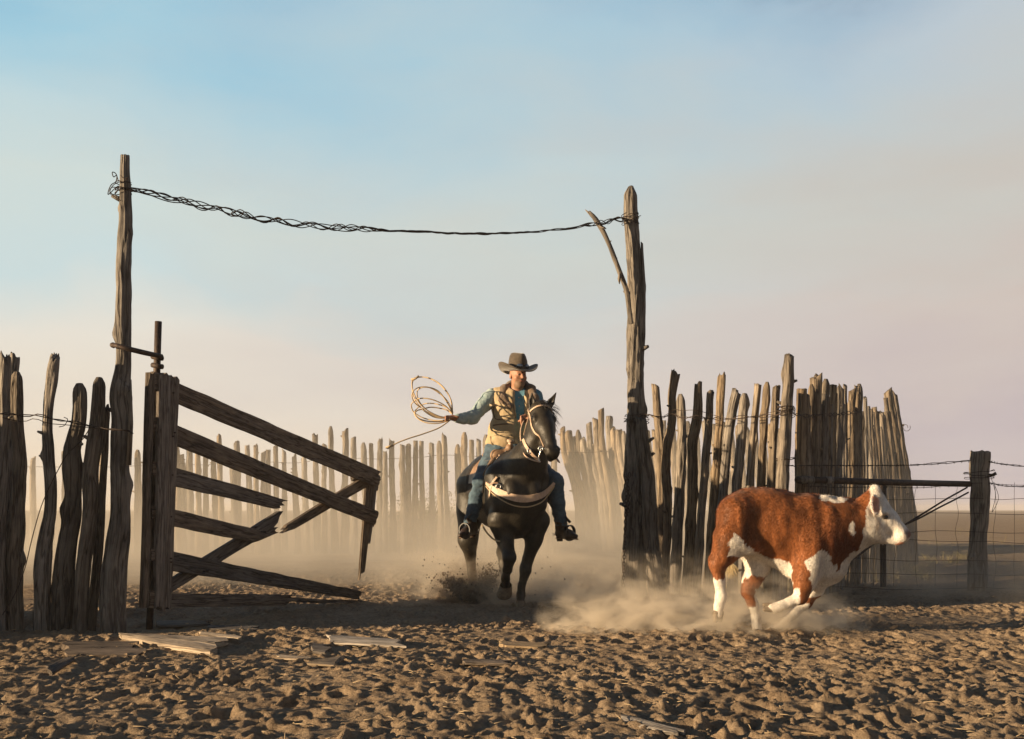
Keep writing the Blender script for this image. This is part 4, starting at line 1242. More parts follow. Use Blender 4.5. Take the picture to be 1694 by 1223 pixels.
# ears
for sgn, (ax, ay, ao), nm in ((-1, (1447, 822, -.13), 'ear'), (1, (1452, 826, .06), 'ear')):
    c0 = cp(ax, ay, ao)
    FE = Field(c0 - .2, c0 + .2, 0.006)
    tip = c0 + (np.array([-0.012, -0.05, -0.115]) if sgn < 0 else np.array([-0.01, 0.13, 0.02]))
    m = (c0 + tip) / 2
    ax1 = unit(tip - c0); ax2 = unit(np.cross(ax1, (0.35, -0.9, 0) if sgn < 0 else (1, 0, 0.3))); ax3 = np.cross(ax1, ax2)
    FE.ell(m, (.085, .045, .016), [ax1, ax2, ax3], k=.01)
    FE.ell(m + ax3 * 0.014 * (1 if np.dot(ax3, (0.5, -1, 0)) > 0 else -1), (.062, .028, .012), [ax1, ax2, ax3], k=.006, sub=True)
    EV, EQ = body_from(FE, 1)
    inner = (np.abs((EV - m) @ ax2) < 0.028) & (np.abs((EV - m) @ ax1) < 0.06)
    ec = np.where(inner[:, None], np.array([0.62, 0.33, 0.22]), np.array([0.68, 0.60, 0.52]))
    e = mk(nm, EV, EQ, M['calf'], cf, True, {'tint': np.c_[ec, np.ones(len(ec))]})
    fur(EV, EQ, ec, 900, 0.02, 'ear_hair', e, M['fur'], lambda P: np.tile(ax1, (len(P), 1)), 0.0015, 0.3)
# eye
mb = MB()
FE = Field(cp(1464, 855, -.13) - .03, cp(1464, 855, -.13) + .03, 0.002); FE.ell(cp(1465, 856, -.128), (.020, .014, .015)); v, q = FE.mesh(); mk('eye', v, q, M['eye'], cf)
# cloven hooves
def cloven(c, d, side, parent, s=1.0):
    d = unit(d); side = unit(side); up = np.cross(d, side)
    lo = c - .12; FE = Field(lo, c + .12, 0.004)
    for q in (-1, 1):
        o = side * 0.015 * q * s
        FE.cap(c + o - d * 0.018, c + o + d * 0.030 * s + side * 0.003 * q, .023 * s, .016 * s, .004)
    v, q = body_from(FE, 1)
    return mk('hoof', v, q, M['hoof'], parent)
cloven(cp(1188, 1018, -.12), (-0.05, 0, -1), (1, 0.5, 0), cf, 1.15)
cloven(cp(1254, 1046, .12), (0.25, 0, -1), (.8, .6, 0), cf)
cloven(cp(1272, 1005, -.12), (-1, 0, 0.05), (0, 0.6, 1), cf)
cloven(cp(1272, 1047, .05), (-0.8, 0, -.55), (0.3, 1, 0), cf)
# tail with a pale switch
FE = Field(cp(1180, 960, .0) - [0, .1, 0], cp(1230, 835, .0) + [0, .3, 0], 0.008)
tl = [cp(1197, 850, .0), cp(1192, 872, .05), cp(1200, 905, .12), cp(1207, 930, .15)]
FE.chain(tl, [.03, .022, .018, .014], .02)
v, q = body_from(FE, 1); mk('tail', v, q, M['calf'], cf, True, {'tint': np.tile([0.30, 0.088, 0.022, 1], (len(v), 1))})
mb = MB()
for k in range(120):
    p = tl[-1] + RS.normal(0, .008, 3); dv = np.array([RS.normal(.02, .03), RS.normal(0, .03), -RS.uniform(.05, .13)])
    mb.add(*tube(np.array([p, p + dv * .5 + RS.normal(0, .006, 3), p + dv]), [.0022, .0018, .0006], 3))
mb.build('tail_switch', noise_mat('pale hair', (0.5, 0.4, 0.22), (0.68, 0.56, 0.36), 30, 0.7, 0), cf)

# ------------------------------------------------------------------ horse
TH0 = R(15)
hf_ = np.array([math.sin(TH0), -math.cos(TH0), 0]); hl = np.array([math.cos(TH0), math.sin(TH0), 0])
HR = np.array([-0.084, 11.18, 0.0])
hp = lambda x, y, z: HR + hf_ * x + hl * y + np.array([0, 0, z])


def hpx(px, py, lx):
    kx = (px - HX) / F
    d = (lx + HR @ hf_) / (kx * hf_[0] + hf_[1])
    return W(px, py, d)


horse = thing('horse', 'black horse cantering toward the viewer with one foreleg lifted', 'horse', tuple(HR))
FB = Field((-.75, 9.9, -.05), (.85, 12.5, 2.12), 0.0125)
hax = [hf_, hl, np.array([0, 0, 1.0])]
FB.ell(hp(.05, 0, 1.08), (.62, .275, .38), hax, .06)
FB.ell(hp(.42, 0, 1.05), (.34, .28, .41), hax, .08)
FB.ell(hp(-.55, 0, 1.17), (.40, .285, .30), hax, .08)
FB.ell(hp(-.25, 0, 1.02), (.45, .26, .27), hax, .08)
FB.cap(hp(.36, 0, 1.36), hp(.0, 0, 1.33), .10, .10, .12)      # withers
FB.cap(hp(-.35, 0, 1.33), hp(-.65, 0, 1.36), .12, .12, .1)    # croup
for sg in (-1, 1):
    FB.cap(hp(.50, sg * .165, 1.22), hp(.60, sg * .14, .98), .145, .125, .035)     # shoulder, breast muscle
    FB.ell(hp(.69, sg * .098, 1.08), (.085, .088, .125), hax, .022)
    FB.cap(hp(.62, sg * .24, 1.30), hp(.72, sg * .19, 1.08), .012, .016, .04, sub=True)
    FB.cap(hp(.20, sg * .29, 1.28), hp(.30, sg * .29, .98), .012, .02, .05, sub=True)
    FB.cap(hp(-.62, sg * .17, 1.16), hp(-.60, sg * .19, .92), .17, .13, .07)      # haunch
# neck
nb = hp(.50, 0, 1.22); poll = hpx(893, 676, .74)
FB.chain([hp(.42, 0, 1.18), hp(.62, .06, 1.34), hp(.71, .14, 1.55)], [.235, .175, .122], .08)
FB.chain([hp(.71, .14, 1.55), poll + [.015, .07, -.05]], [.122, .10], .06)
# head frame
hh = unit((.21, -.58, -.79)); hsd = unit((.949, .316, 0)); hn = unit(np.cross(hsd, hh))
if hn[1] > 0: hn = -hn
hd = lambda a, b, c: poll + hh * a * 1.02 + hsd * b * 1.18 + hn * c * 1.1      # along, to its left, out of the forehead
FB.cap(hd(.02, 0, -.02), hd(.24, 0, -.005), .108, .090, .03, side=hsd, sc=.95)
FB.cap(hd(.24, 0, -.0), hd(.50, 0, -.01), .080, .060, .03, side=hsd, sc=.88)
for sg in (-1, 1):
    FB.ell(hd(.17, sg * .058, -.095), (.13, .05, .112), [hh, hsd, hn], .03)     # jaw plates
    FB.ell(hd(.14, sg * .078, .018), (.05, .028, .032), [hh, hsd, hn], .02)       # eye socket
    FB.cap(hd(.20, sg * .062, .0), hd(.38, sg * .042, -.01), .018, .012, .02)     # facial crest
    FB.ell(hd(.51, sg * .038, .022), (.036, .024, .026), [hh, hsd, hn], .02)      # nostril wing
FB.cap(hd(.22, 0, -.11), hd(.48, 0, -.075), .05, .036, .04)
FB.ell(hd(.53, 0, -.02), (.05, .06, .062), [hh, hsd, hn], .03)
FB.ell(hd(.52, 0, -.085), (.032, .034, .026), [hh, hsd, hn], .02)                 # chin
for sg in (-1, 1):
    FB.ell(hd(.535, sg * .055, .028), (.020, .014, .014), [hh, hsd, hn], .008, sub=True)
    FB.ell(hd(.14, sg * .105, .022), (.021, .014, .014), [hh, hsd, hn], .008, sub=True)
    FB.cap(hd(.44, sg * .07, -.05), hd(.53, sg * .05, -.05), .005, .005, .008, sub=True)
# right fore (image left), lifted
a = hpx(835, 893, .55)
FB.chain([hpx(826, 860, .55), a, hpx(843, 922, .72)], [.115, .074, .058], .05)
FB.chain([hpx(843, 922, .72), hpx(840, 942, .62), hpx(836, 957, .48)], [.062, .042, .036], .03)
FB.chain([hpx(836, 957, .48), hpx(837, 968, .42)], [.046, .04], .02)
# left fore (image right), planted
FB.chain([hpx(890, 862, .50), hpx(883, 893, .48), hpx(870, 938, .42)], [.115, .074, .052], .05)
FB.ell(hpx(869, 942, .43), (.052, .06, .068), k=.03)
FB.chain([hpx(869, 945, .42), hpx(863, 970, .40), hpx(862, 984, .40)], [.050, .034, .036], .03)
FB.chain([hpx(862, 984, .40), hpx(861, 994, .44)], [.044, .038], .02)
# right hind (image left), pushing off
FB.chain([hp(-.60, -.19, .95), hpx(774, 893, -.50), hpx(778, 918, -.60)], [.145, .095, .065], .06)
FB.ell(hpx(778, 925, -.70), (.045, .055, .06), k=.04)
FB.chain([hpx(778, 920, -.64), hpx(781, 948, -.60), hpx(783, 970, -.56)], [.06, .040, .038], .03)
FB.chain([hpx(783, 970, -.56), hpx(784, 982, -.50)], [.044, .042], .02)
# left hind (mostly hidden behind)
FB.chain([hp(-.60, .17, .95), hp(-.42, .16, .72), hp(-.62, .15, .48)], [.14, .09, .06], .06)
FB.chain([hp(-.62, .15, .48), hp(-.50, .15, .18), hp(-.44, .15, .09)], [.055, .036, .042], .03)
disp = lambda V, n: 0.004 * vn(V * 7, 5) + 0.0015 * vn(V * 22, 9)
HV, HQ = body_from(FB, 2, disp)
hc = np.tile([0.024, 0.0195, 0.013], (len(HV), 1)) * (1 + 0.2 * vn(HV * 5, 3))[:, None]
dst = np.clip((0.55 - HV[:, 2]) / 0.5, 0, 1)[:, None] * (0.5 + 0.5 * vn(HV * 9, 6))[:, None] * 0.5      # dust caked on the lower legs
hc = hc * (1 - dst) + np.array([0.09, 0.066, 0.042]) * dst
mk('body', HV, HQ, M['horse'], horse, True, {'tint': np.c_[hc, np.ones(len(hc))]})
fur(HV, HQ, hc * 1.15, 60000, 0.011, 'coat_hair', horse, M['horse'], lambda P: np.tile([-0.15, 0.5, -0.85], (len(P), 1)), 0.0018, 0.22, None, 8, .25)
hbvh = BVHTree.FromPolygons([tuple(v) for v in HV], [tuple(int(i) for i in q) for q in HQ])
CAMV = Vector((0, 0, CAMH))


def on(bvh, px, py, off=0.004, fall=10.6):
    """first surface point behind photo pixel (px, py), and its outward normal"""
    d = (Vector(W(px, py, 10)) - CAMV).normalized()
    h, n_, i, dist = bvh.ray_cast(CAMV, d)
    if h is None: return W(px, py, fall), np.array([0, -1.0, 0])
    if n_.dot(d) > 0: n_ = -n_
    return np.array(h + n_ * off), np.array(n_)


# ears
for tipx, tipy, bx, by, sg in ((880, 650, 883, 673, -1), (920, 650, 912, 673, 1)):
    b0 = hd(.0, sg * .062, -.01); tipp = W(tipx, tipy, b0[1] - .02)
    ax1 = unit(tipp - b0); fr_ = unit(np.array([0.1 * sg, -1, 0.2])); ax2 = unit(np.cross(ax1, fr_)); ax3 = np.cross(ax1, ax2)
    FE = Field(np.minimum(b0, tipp) - .07, np.maximum(b0, tipp) + .07, 0.005)
    ln = np.linalg.norm(tipp - b0)
    FE.cap(b0 - ax1 * .02, b0 + ax1 * ln * .45, .032, .034, .02, side=ax3, sc=.6)
    FE.cap(b0 + ax1 * ln * .45, tipp, .033, .006, .01, side=ax3, sc=.55)
    FE.ell(b0 + ax1 * ln * .5 + fr_ * .017, (ln * .42, .019, .012), [ax1, ax2, ax3], k=.008, sub=True)
    v, q = body_from(FE, 1); mk('ear', v, q, M['horse'], horse, True, {'tint': np.tile([.016, .013, .009, 1], (len(v), 1))})
for sg in (-1, 1):
    FE = Field(hd(.14, sg * .085, .022) - .03, hd(.14, sg * .085, .022) + .03, .003); FE.ell(hd(.14, sg * .092, .022), (.019, .012, .015), [hh, hsd, hn], .004); v, q = FE.mesh(); mk('eye', v, q, M['eye'], horse)


def horse_hoof(c, d, fwd, s=1.0):
    """a cone frustum with a sole, toe along fwd"""
    d = unit(d); fwd = np.array(fwd, float); fwd = unit(fwd - d * np.dot(d, fwd)); sd = np.cross(d, fwd)
    t = np.linspace(0, 2 * np.pi, 20, endpoint=False)
    rings = []
    for h_, rf, rs_, sh in ((0, .045, .043, 0), (.03, .052, .048, .006), (.075, .062, .056, .018), (.082, .060, .054, .018), (.080, .040, .036, .018), (.072, .0, .0, .01)):
        rings.append(c + d * h_ * s + fwd * sh * s + (np.cos(t)[:, None] * fwd * rf + np.sin(t)[:, None] * sd * rs_) * s)
    V = np.array(rings); n = len(rings); ix = np.arange(n * 20).reshape(n, 20)
    f = np.stack([ix[:-1], np.roll(ix[:-1], -1, 1), np.roll(ix[1:], -1, 1), ix[1:]], -1).reshape(-1, 4)
    mb = MB(); mb.add(V.reshape(-1, 3), f)
    return mb.build('hoof', M['hoof'], horse)


horse_hoof(hpx(837, 968, .42), (-.05, .55, -.8), (-.45, -.8, -.2), 1.3)
horse_hoof(hpx(861, 994, .44) + [0, 0, -.0], (0, -.1, -1), hf_, 1.0)
horse_hoof(hpx(784, 982, -.50), (0, -.05, -1), hf_, 1.0)
horse_hoof(hp(-.44, .15, .09), (0, -.05, -1), hf_, 1.0)


def hair_bunch(name, parent, mat, roots, dirs, n, ln, spread, r=0.0022, grav=0.5, seed=1, seg=3):
    rs = np.random.RandomState(seed); mb = MB()
    for k in range(n):
        u = rs.rand() * (len(roots) - 1); i = int(u); w = u - i
        p = roots[i] * (1 - w) + roots[min(i + 1, len(roots) - 1)] * w + rs.normal(0, .007, 3)
        d = dirs[i] * (1 - w) + dirs[min(i + 1, len(roots) - 1)] * w + rs.normal(0, spread, 3)
        d = unit(d); L_ = ln * rs.uniform(.5, 1.1)
        pts = [p]; q = d.copy()
        for s in range(5):
            q = unit(q + np.array([0, 0, -grav * .25]) + rs.normal(0, .06, 3)); pts.append(pts[-1] + q * L_ / 5)
        mb.add(*tube(np.array(pts), np.linspace(r, r * .3, 6), seg))
    return mb.build(name, mat, parent)


hair_bunch('forelock', horse, M['mane'], [hd(-.03, -.02, .06), hd(-.03, .03, .06)], [hh * .8 + hn * .35, hh * .8 + hn * .3 + hsd * .3], 90, .14, .15, .003)
hair_bunch('mane', horse, M['mane'], [hd(-.06, .02, .0), poll + [.03, .12, -.04], hp(.62, .16, 1.66), hp(.54, .12, 1.52), hp(.40, .05, 1.44)],
           [np.array([.6, .1, .3]), np.array([.8, .2, .2]), np.array([.8, .2, .1]), np.array([.7, .3, 0]), np.array([.6, .3, -.2])], 420, .20, .22, .0032, 1.3, 4)
hair_bunch('tail', horse, M['mane'], [hp(-.93, 0, 1.25), hp(-.98, 0, 1.15)], [-hf_ * .6 + [0, 0, -.6], -hf_ * .4 + [0, 0, -.9]], 160, .42, .07, .004, .8, 6)

# tack worn by the horse
bc = [on(hbvh, x, y, .003) for x, y in [(806, 799), (812, 805), (822, 812), (834, 818), (848, 823), (862, 825), (876, 825), (890, 821), (904, 813), (913, 805), (917, 799)]]
mb = MB()
C = resample(np.array([p for p, _ in bc]), .02); Nn = resample(np.array([n_ for _, n_ in bc]) * 1.0, 1e9)
tt = np.linspace(0, len(bc) - 1, len(C)); Nn = np.array([[np.interp(u, range(len(bc)), [n_[k] for _, n_ in bc]) for k in range(3)] for u in tt])
wd = np.interp(tt, [0, 2, 5, 8, 10], [.028, .058, .068, .052, .026])
for _ in range(40): Nn[1:-1] = (Nn[:-2] + Nn[1:-1] + Nn[2:]) / 3; C[1:-1] = (C[:-2] + 2 * C[1:-1] + C[2:]) / 4 if _ < 6 else C[1:-1]
mb.add(*ribbon(C, Nn, wd, .014)); collar = mb.build('breast_collar', M['leather'], horse, False)
mb = MB(); C2 = C + Nn * .010 + np.c_[np.zeros(len(C)), np.zeros(len(C)), -np.sin(np.linspace(0, np.pi, len(C))) * .045 - .03]
mb.add(*tube(C2, .006, 6)); mb.build('tie_strap', M['rope'], horse)
t = np.linspace(0, 2 * np.pi, 16, endpoint=False); p, n_ = on(hbvh, 825, 806, .02); mb = MB(); mb.add(*tube(p + np.c_[np.cos(t) * .022, t * 0, np.sin(t) * .022], .005, 6, close=True)); mb.build('ring', M['metal'], horse)


def strap(pxs, name, parent, w, th, mat, bvh=hbvh, off=.003, tubey=False):
    pn = [on(bvh, x, y, off) for x, y in pxs]
    C = resample(np.array([p for p, _ in pn]), .012)
    tt = np.linspace(0, len(pn) - 1, len(C)); Nn = np.array([[np.interp(u, range(len(pn)), [q[k] for _, q in pn]) for k in range(3)] for u in tt])
    mb = MB()
    if tubey: mb.add(*tube(C, w, 6))
    else: mb.add(*ribbon(C, Nn, w, th))
    return mb.build(name, mat, parent, False)


bridle = mb = None
mbv = MB()
def strap_hd(pts, w, th=.006):
    """strap laid around the head; pts in head coordinates, pushed to the skin"""
    Cs = resample(np.array([hd(*p) for p in pts]), .012); cen = hd(.25, 0, -.05)
    out_ = []; nr = []
    for c in Cs:
        h, n_, i, dist = hbvh.find_nearest(Vector(c))
        out_.append(np.array(h + n_ * .004)); nr.append(np.array(n_))
    nr = np.array(nr); cn = Cs - (hd(0, 0, -.03) + np.outer((Cs - poll) @ hh, hh))
    sg = np.sign((nr * cn).sum(1)); nr = nr * np.where(sg == 0, 1, sg)[:, None]
    mbv.add(*ribbon(np.array(out_), nr, w, th))
for sg in (-1, 1):
    strap_hd([(-.02, sg * .07, -.03), (.08, sg * .10, -.02), (.20, sg * .10, -.03), (.32, sg * .08, -.035), (.43, sg * .06, -.04)], .017)
strap_hd([(.04, -.10, -.0), (.045, -.06, .08), (.045, 0, .10), (.045, .06, .08), (.04, .10, -.0)], .016)
strap_hd([(.03, -.08, -.05), (.10, -.09, -.13), (.16, -.06, -.20)], .014)
bridle = mbv.build('bridle', M['leather'], horse, False)
mb = MB()
b0 = hd(.44, -.072, -.045)
C = resample(np.array([b0 + hh * -.03 - hn * .0, b0, b0 + np.array([-.008, 0, -.05]), b0 + np.array([-.02, .01, -.09]), b0 + np.array([-.004, 0, -.12])]), .008)
mb.add(*tube(C, .006, 7)); t = np.linspace(0, 2 * np.pi, 14, endpoint=False)
mb.add(*tube(b0 + np.c_[np.cos(t) * .02, t * 0 - .006, np.sin(t) * .02], .005, 6, close=True))
mb.add(*tube(np.array([b0, hd(.44, .072, -.045)]), .006, 6))
mb.build('bit', M['metal'], horse)
mb = MB()       # curb strap with buckle at the jaw
pq = [on(hbvh, x, y, .006) for x, y in [(866, 727), (870, 737), (877, 748), (885, 757), (892, 762)]]
mb.add(*ribbon(resample(np.array([p for p, _ in pq]), .01), np.tile([-.4, -.9, 0], (len(resample(np.array([p for p, _ in pq]), .01)), 1)), .026, .006)); mb.build('noseband_strap', M['leather'], horse, False)
p, _ = on(hbvh, 876, 747, .012); mb = MB(); mb.add(*tube(p + np.c_[np.cos(t) * .016, t * 0, np.sin(t) * .022], .005, 6, close=True)); mb.build('buckle', M['metal'], horse)
rein_end = C[-1]
handL = W(868, 693, 10.78)
mb = MB()
mb.add(*tube(resample(np.array([rein_end, W(880, 761, 10.3), W(868, 753, 10.4), W(863, 738, 10.5), W(861, 718, 10.6), W(864, 702, 10.72), handL]), .02), .0065, 6))
mb.add(*tube(resample(np.array([hd(.44, .075, -.16), W(925, 765, 10.5), W(912, 745, 10.75), W(885, 705, 10.85), handL]), .02), .0065, 6))
mb.build('rein', M['leather'], horse)

# ------------------------------------------------------------------ saddle
saddle = thing('saddle', 'western saddle with pale rolled swell and horn on the black horse', 'saddle', tuple(hp(.0, 0, 1.42)))
FE = Field(hp(0, 0, 1.2) - [.45, .75, .35], hp(0, 0, 1.2) + [.45, .75, .5], .012)
FE.ell(hp(-.02, 0, 1.44), (.22, .17, .06), hax, .03)
FE.cap(hp(-.22, -.13, 1.46), hp(-.22, .13, 1.46), .035, .035, .03); FE.cap(hp(-.25, -.08, 1.53), hp(-.25, .08, 1.53), .025, .025, .03)
FE.cap(hp(.22, -.13, 1.44), hp(.22, .13, 1.44), .06, .06, .04); FE.cap(hp(.22, 0, 1.48), hp(.24, 0, 1.52), .04, .04, .04)
v, q = body_from(FE, 1); mk('seat', v, q, M['brown_leather'], saddle)
mb = MB(); mb.add(*tube(np.array([hp(.24, 0, 1.50), hp(.255, 0, 1.545), hp(.265, 0, 1.575)]), [.022, .018, .02], 12)); mb.add(*tube(np.array([hp(.262, 0, 1.568), hp(.268, 0, 1.588)]), [.034, .034], 14)); mb.build('horn', M['leather'], saddle)
# pale roll tied beside the horn
FE = Field(hp(.28, -.15, 1.42) - .2, hp(.28, -.15, 1.42) + .2, .006)
ra, rb_ = W(829, 763, 10.82), W(845, 752, 10.82)
FE.cap(ra, rb_, .052, .050, .01); v, q = body_from(FE, 1, lambda V, n: .003 * vn(V * 30, 2)); mk('bedroll', v, q, noise_mat('roll leather', (.38, .25, .17), (.52, .36, .26), 30, .6, .3, .005), saddle)
mb = MB()
for w in (.15, .8):
    c = ra * (1 - w) + rb_ * w; ax = unit(rb_ - ra); u = unit(np.cross(ax, (0, 1, 0))); v_ = np.cross(ax, u)
    mb.add(*tube(c + np.outer(np.cos(t), u) * .056 + np.outer(np.sin(t), v_) * .056, .009, 6, close=True))
mb.build('roll_strap', M['leather'], saddle)


def side_sheet(px_, mat, name, sgn, rows_, th=.012):
    """skirt of leather or blanket lying on the horse's side; rows_ = [(lx0, lx1, z)] top to bottom"""
    P = []
    for (x0, x1, zz) in rows_:
        for u in np.linspace(0, 1, 9):
            lx = x0 + (x1 - x0) * u
            o = Vector(hp(lx, sgn * .8, zz)); h, n_, i, dist = hbvh.ray_cast(o, Vector(-hl * sgn))
            p = np.array(h) if h is not None and dist < .78 else hp(lx, sgn * .10, zz)
            P.append(p + hl * sgn * (px_ + .004))
    P = np.array(P).reshape(len(rows_), 9, 3)
    Pb = P + hl * sgn * th
    n = P.shape[0] * 9; ix = np.arange(n).reshape(P.shape[0], 9)
    f1 = np.stack([ix[:-1, :-1], ix[1:, :-1], ix[1:, 1:], ix[:-1, 1:]], -1).reshape(-1, 4)
    per = np.r_[ix[0, :-1], ix[:-1, -1], ix[-1, :0:-1], ix[:0:-1, 0]]; nx = np.roll(per, -1)
    return mk(name, np.r_[P.reshape(-1, 3), Pb.reshape(-1, 3)], [np.r_[f1, f1[:, ::-1] + n, np.stack([per, nx, nx + n, per + n], -1)]], mat, saddle, False)


for sg in (-1, 1):
    side_sheet(.0, M['blanket'], 'blanket', sg, [(-.42, .32, 1.44), (-.44, .34, 1.38), (-.44, .35, 1.28), (-.42, .34, 1.18), (-.40, .33, 1.08)])
    side_sheet(.016, M['brown_leather'], 'skirt', sg, [(-.34, .28, 1.42), (-.36, .30, 1.35), (-.36, .30, 1.26), (-.32, .28, 1.18)])
# cinch and latigo on the near side
strap([(822, 790), (816, 800), (813, 812), (812, 824)], 'latigo', saddle, .018, .008, M['leather'], off=.012)
strap([(797, 868), (806, 882), (816, 892), (828, 896)], 'cinch_cord', saddle, .008, .006, M['rope'], off=.012, tubey=True)
strap([(812, 803), (819, 800), (824, 801)], 'latigo', saddle, .016, .006, M['brown_leather'], off=.02)

# ------------------------------------------------------------------ rider
rider = thing('person', 'cowboy on the black horse in tan vest and blue jeans, holding out a coiled rope', 'person', (HR[0], HR[1] - .02, 1.42))
rs_ = W(814, 655, 11.20); re = W(782, 691, 11.02); rw = W(755, 693, 10.86); rh = W(744, 690, 10.80)
ls = W(885, 657, 11.20); le = W(892, 703, 11.08); lw = W(876, 698, 10.84); lh = W(868, 692, 10.80)
hipR = W(823, 742, 11.18); hipL = W(851, 742, 11.18)
kR = W(797, 797, 10.90); aR = W(778, 860, 11.02); toeR = W(761, 887, 10.84); heelR = W(783, 882, 11.08)
kL = W(917, 797, 10.86); aL = W(928, 864, 10.98); toeL = W(953, 889, 10.86); heelL = W(926, 888, 11.06)
chest = W(850, 673, 11.18); belly = W(841, 715, 11.18); neck = W(856, 645, 11.16); head = W(857, 622, 11.12)
ft = unit((.42, -.9, -.05)); rt = unit((ft[1], -ft[0], 0)) * -1      # face direction; rt = toward its left (image right)
if rt[0] < 0: rt = -rt
up = unit(np.cross(rt, ft)); up = up if up[2] > 0 else -up
hdR = lambda a, b, c: head + ft * a + rt * b + up * c


def hand(FE, wrist, c, palmdir, fingdir, thumbside, grip):
    """palm and five fingers closed round `grip`"""
    pd = unit(palmdir); fd = unit(fingdir); ts = unit(thumbside)
    FE.cap(wrist, c, .026, .030, .02)
    FE.ell(c + fd * .02, (.045, .018, .038), [fd, pd, ts], .015)
    for k, (o, ln) in enumerate(((.033, .072), (.012, .080), (-.010, .075), (-.030, .060))):
        k0 = c + fd * .055 + ts * o
        k1 = k0 + fd * ln * .35 + pd * ln * .15
        k2 = k1 + pd * ln * .38 - fd * ln * .02
        k3 = k2 - fd * ln * .30 + pd * ln * .02
        FE.chain([c + fd * .03 + ts * o * .9, k0, k1, k2, k3], [.011, .0105, .0098, .009, .008], .004)
    t0 = c + ts * .035 + fd * -.005
    FE.chain([t0, t0 + ts * .022 + fd * .03 + pd * .012, t0 + ts * .010 + fd * .055 + pd * .030], [.013, .011, .009], .006)


# continuous body: head, neck, trunk, arms, hands, legs
FE = Field((-.75, 10.45, .55), (.72, 11.5, 2.42), .0085)
FE.ell(hdR(-.012, 0, .035), (.098, .078, .098), [ft, rt, up], .02)     # skull
FE.ell(hdR(.030, 0, -.035), (.062, .060, .080), [ft, rt, up], .03)     # face
FE.ell(hdR(.050, 0, -.095), (.034, .036, .028), [ft, rt, up], .03)     # chin
FE.cap(hdR(.092, 0, .012), hdR(.113, 0, -.022), .010, .015, .012)       # nose
for sg in (-1, 1):
    FE.cap(hdR(.086, sg * .012, .026), hdR(.074, sg * .042, .026), .010, .009, .012)   # brow
    FE.ell(hdR(.094, sg * .026, .008), (.014, .014, .010), [ft, rt, up], .008, sub=True)
    FE.ell(hdR(.082, sg * .028, .006), (.012, .013, .011), [ft, rt, up], .004)
    FE.ell(hdR(.055, sg * .045, -.025), (.025, .022, .022), [ft, rt, up], .02)          # cheek
    FE.ell(hdR(-.005, sg * .080, -.005), (.020, .009, .032), [ft, rt, up], .008)        # ear
FE.ell(hdR(.088, 0, -.052), (.014, .026, .008), [ft, rt, up], .008)     # lips
FE.cap(hdR(.102, -.022, -.054), hdR(.102, .022, -.054), .003, .003, .004, sub=True)
FE.cap(hdR(-.01, 0, -.07), neck + [0, 0, -.04], .058, .062, .03)
FE.ell(chest, (.165, .105, .17), k=.05); FE.ell(belly, (.15, .105, .15), k=.06); FE.ell(W(837, 738, 11.18), (.16, .12, .12), k=.05)
FE.chain([rs_, re], [.055, .042], .05); FE.chain([re, rw], [.042, .028], .03)
FE.chain([ls, le], [.055, .042], .05); FE.chain([le, lw], [.042, .028], .03)
hand(FE, rw, rw * .45 + rh * .55, (-.1, -.2, -1), unit(rh - rw), (-.1, -1, .1), None)
hand(FE, lw, lw * .5 + lh * .5, (.1, -.3, -1), (-.75, -.65, .1), (0, -.3, 1), None)
for hp_, k_, a_, he, to in ((hipR, kR, aR, heelR, toeR), (hipL, kL, aL, heelL, toeL)):
    FE.chain([hp_, k_, a_], [.085, .056, .038], .03)
    FE.chain([a_, he * .5 + a_ * .5, to * .7 + he * .3], [.036, .036, .028], .02)
RV, RQ = body_from(FE, 1)
rc = np.tile([0.34, 0.165, 0.10], (len(RV), 1))
rel = RV - head; fa = rel @ ft; ff = rel @ rt; fu = rel @ up
beard = (fa > .02) & (fu < -.045) & (fu > -.13) & (np.abs(ff) < .055) & (np.linalg.norm(rel, axis=1) < .16)
must = (fa > .07) & (np.abs(fu + .040) < .010) & (np.abs(ff) < .032)
b_ = (beard | must)
rc[b_] = [0.20, 0.12, 0.075]
rc[(fa > .07) & (np.abs(fu + .054) < .007) & (np.abs(ff) < .02)] = [0.34, 0.14, 0.10]
for sg in (-1, 1): rc[(fa > .055) & (np.hypot(ff - sg * .028, (fu - .008) * 1.4) < .013)] = [0.07, 0.04, 0.03]
rc[(fa < -.02) & (fu > -.05) & (np.abs(rel[:, 2]) < .15)] = [0.06, 0.04, 0.025]
mk('body', RV, RQ, M['skin'], rider, True, {'tint': np.c_[rc, np.ones(len(rc))]})

folds = lambda amp_, f_, s_: (lambda V, n: amp_ * fbm(V * np.array([f_, f_, f_ * 1.3]), 3, s_) + amp_ * .7 * np.abs(vn(V * f_ * 1.9, s_ + 5)))
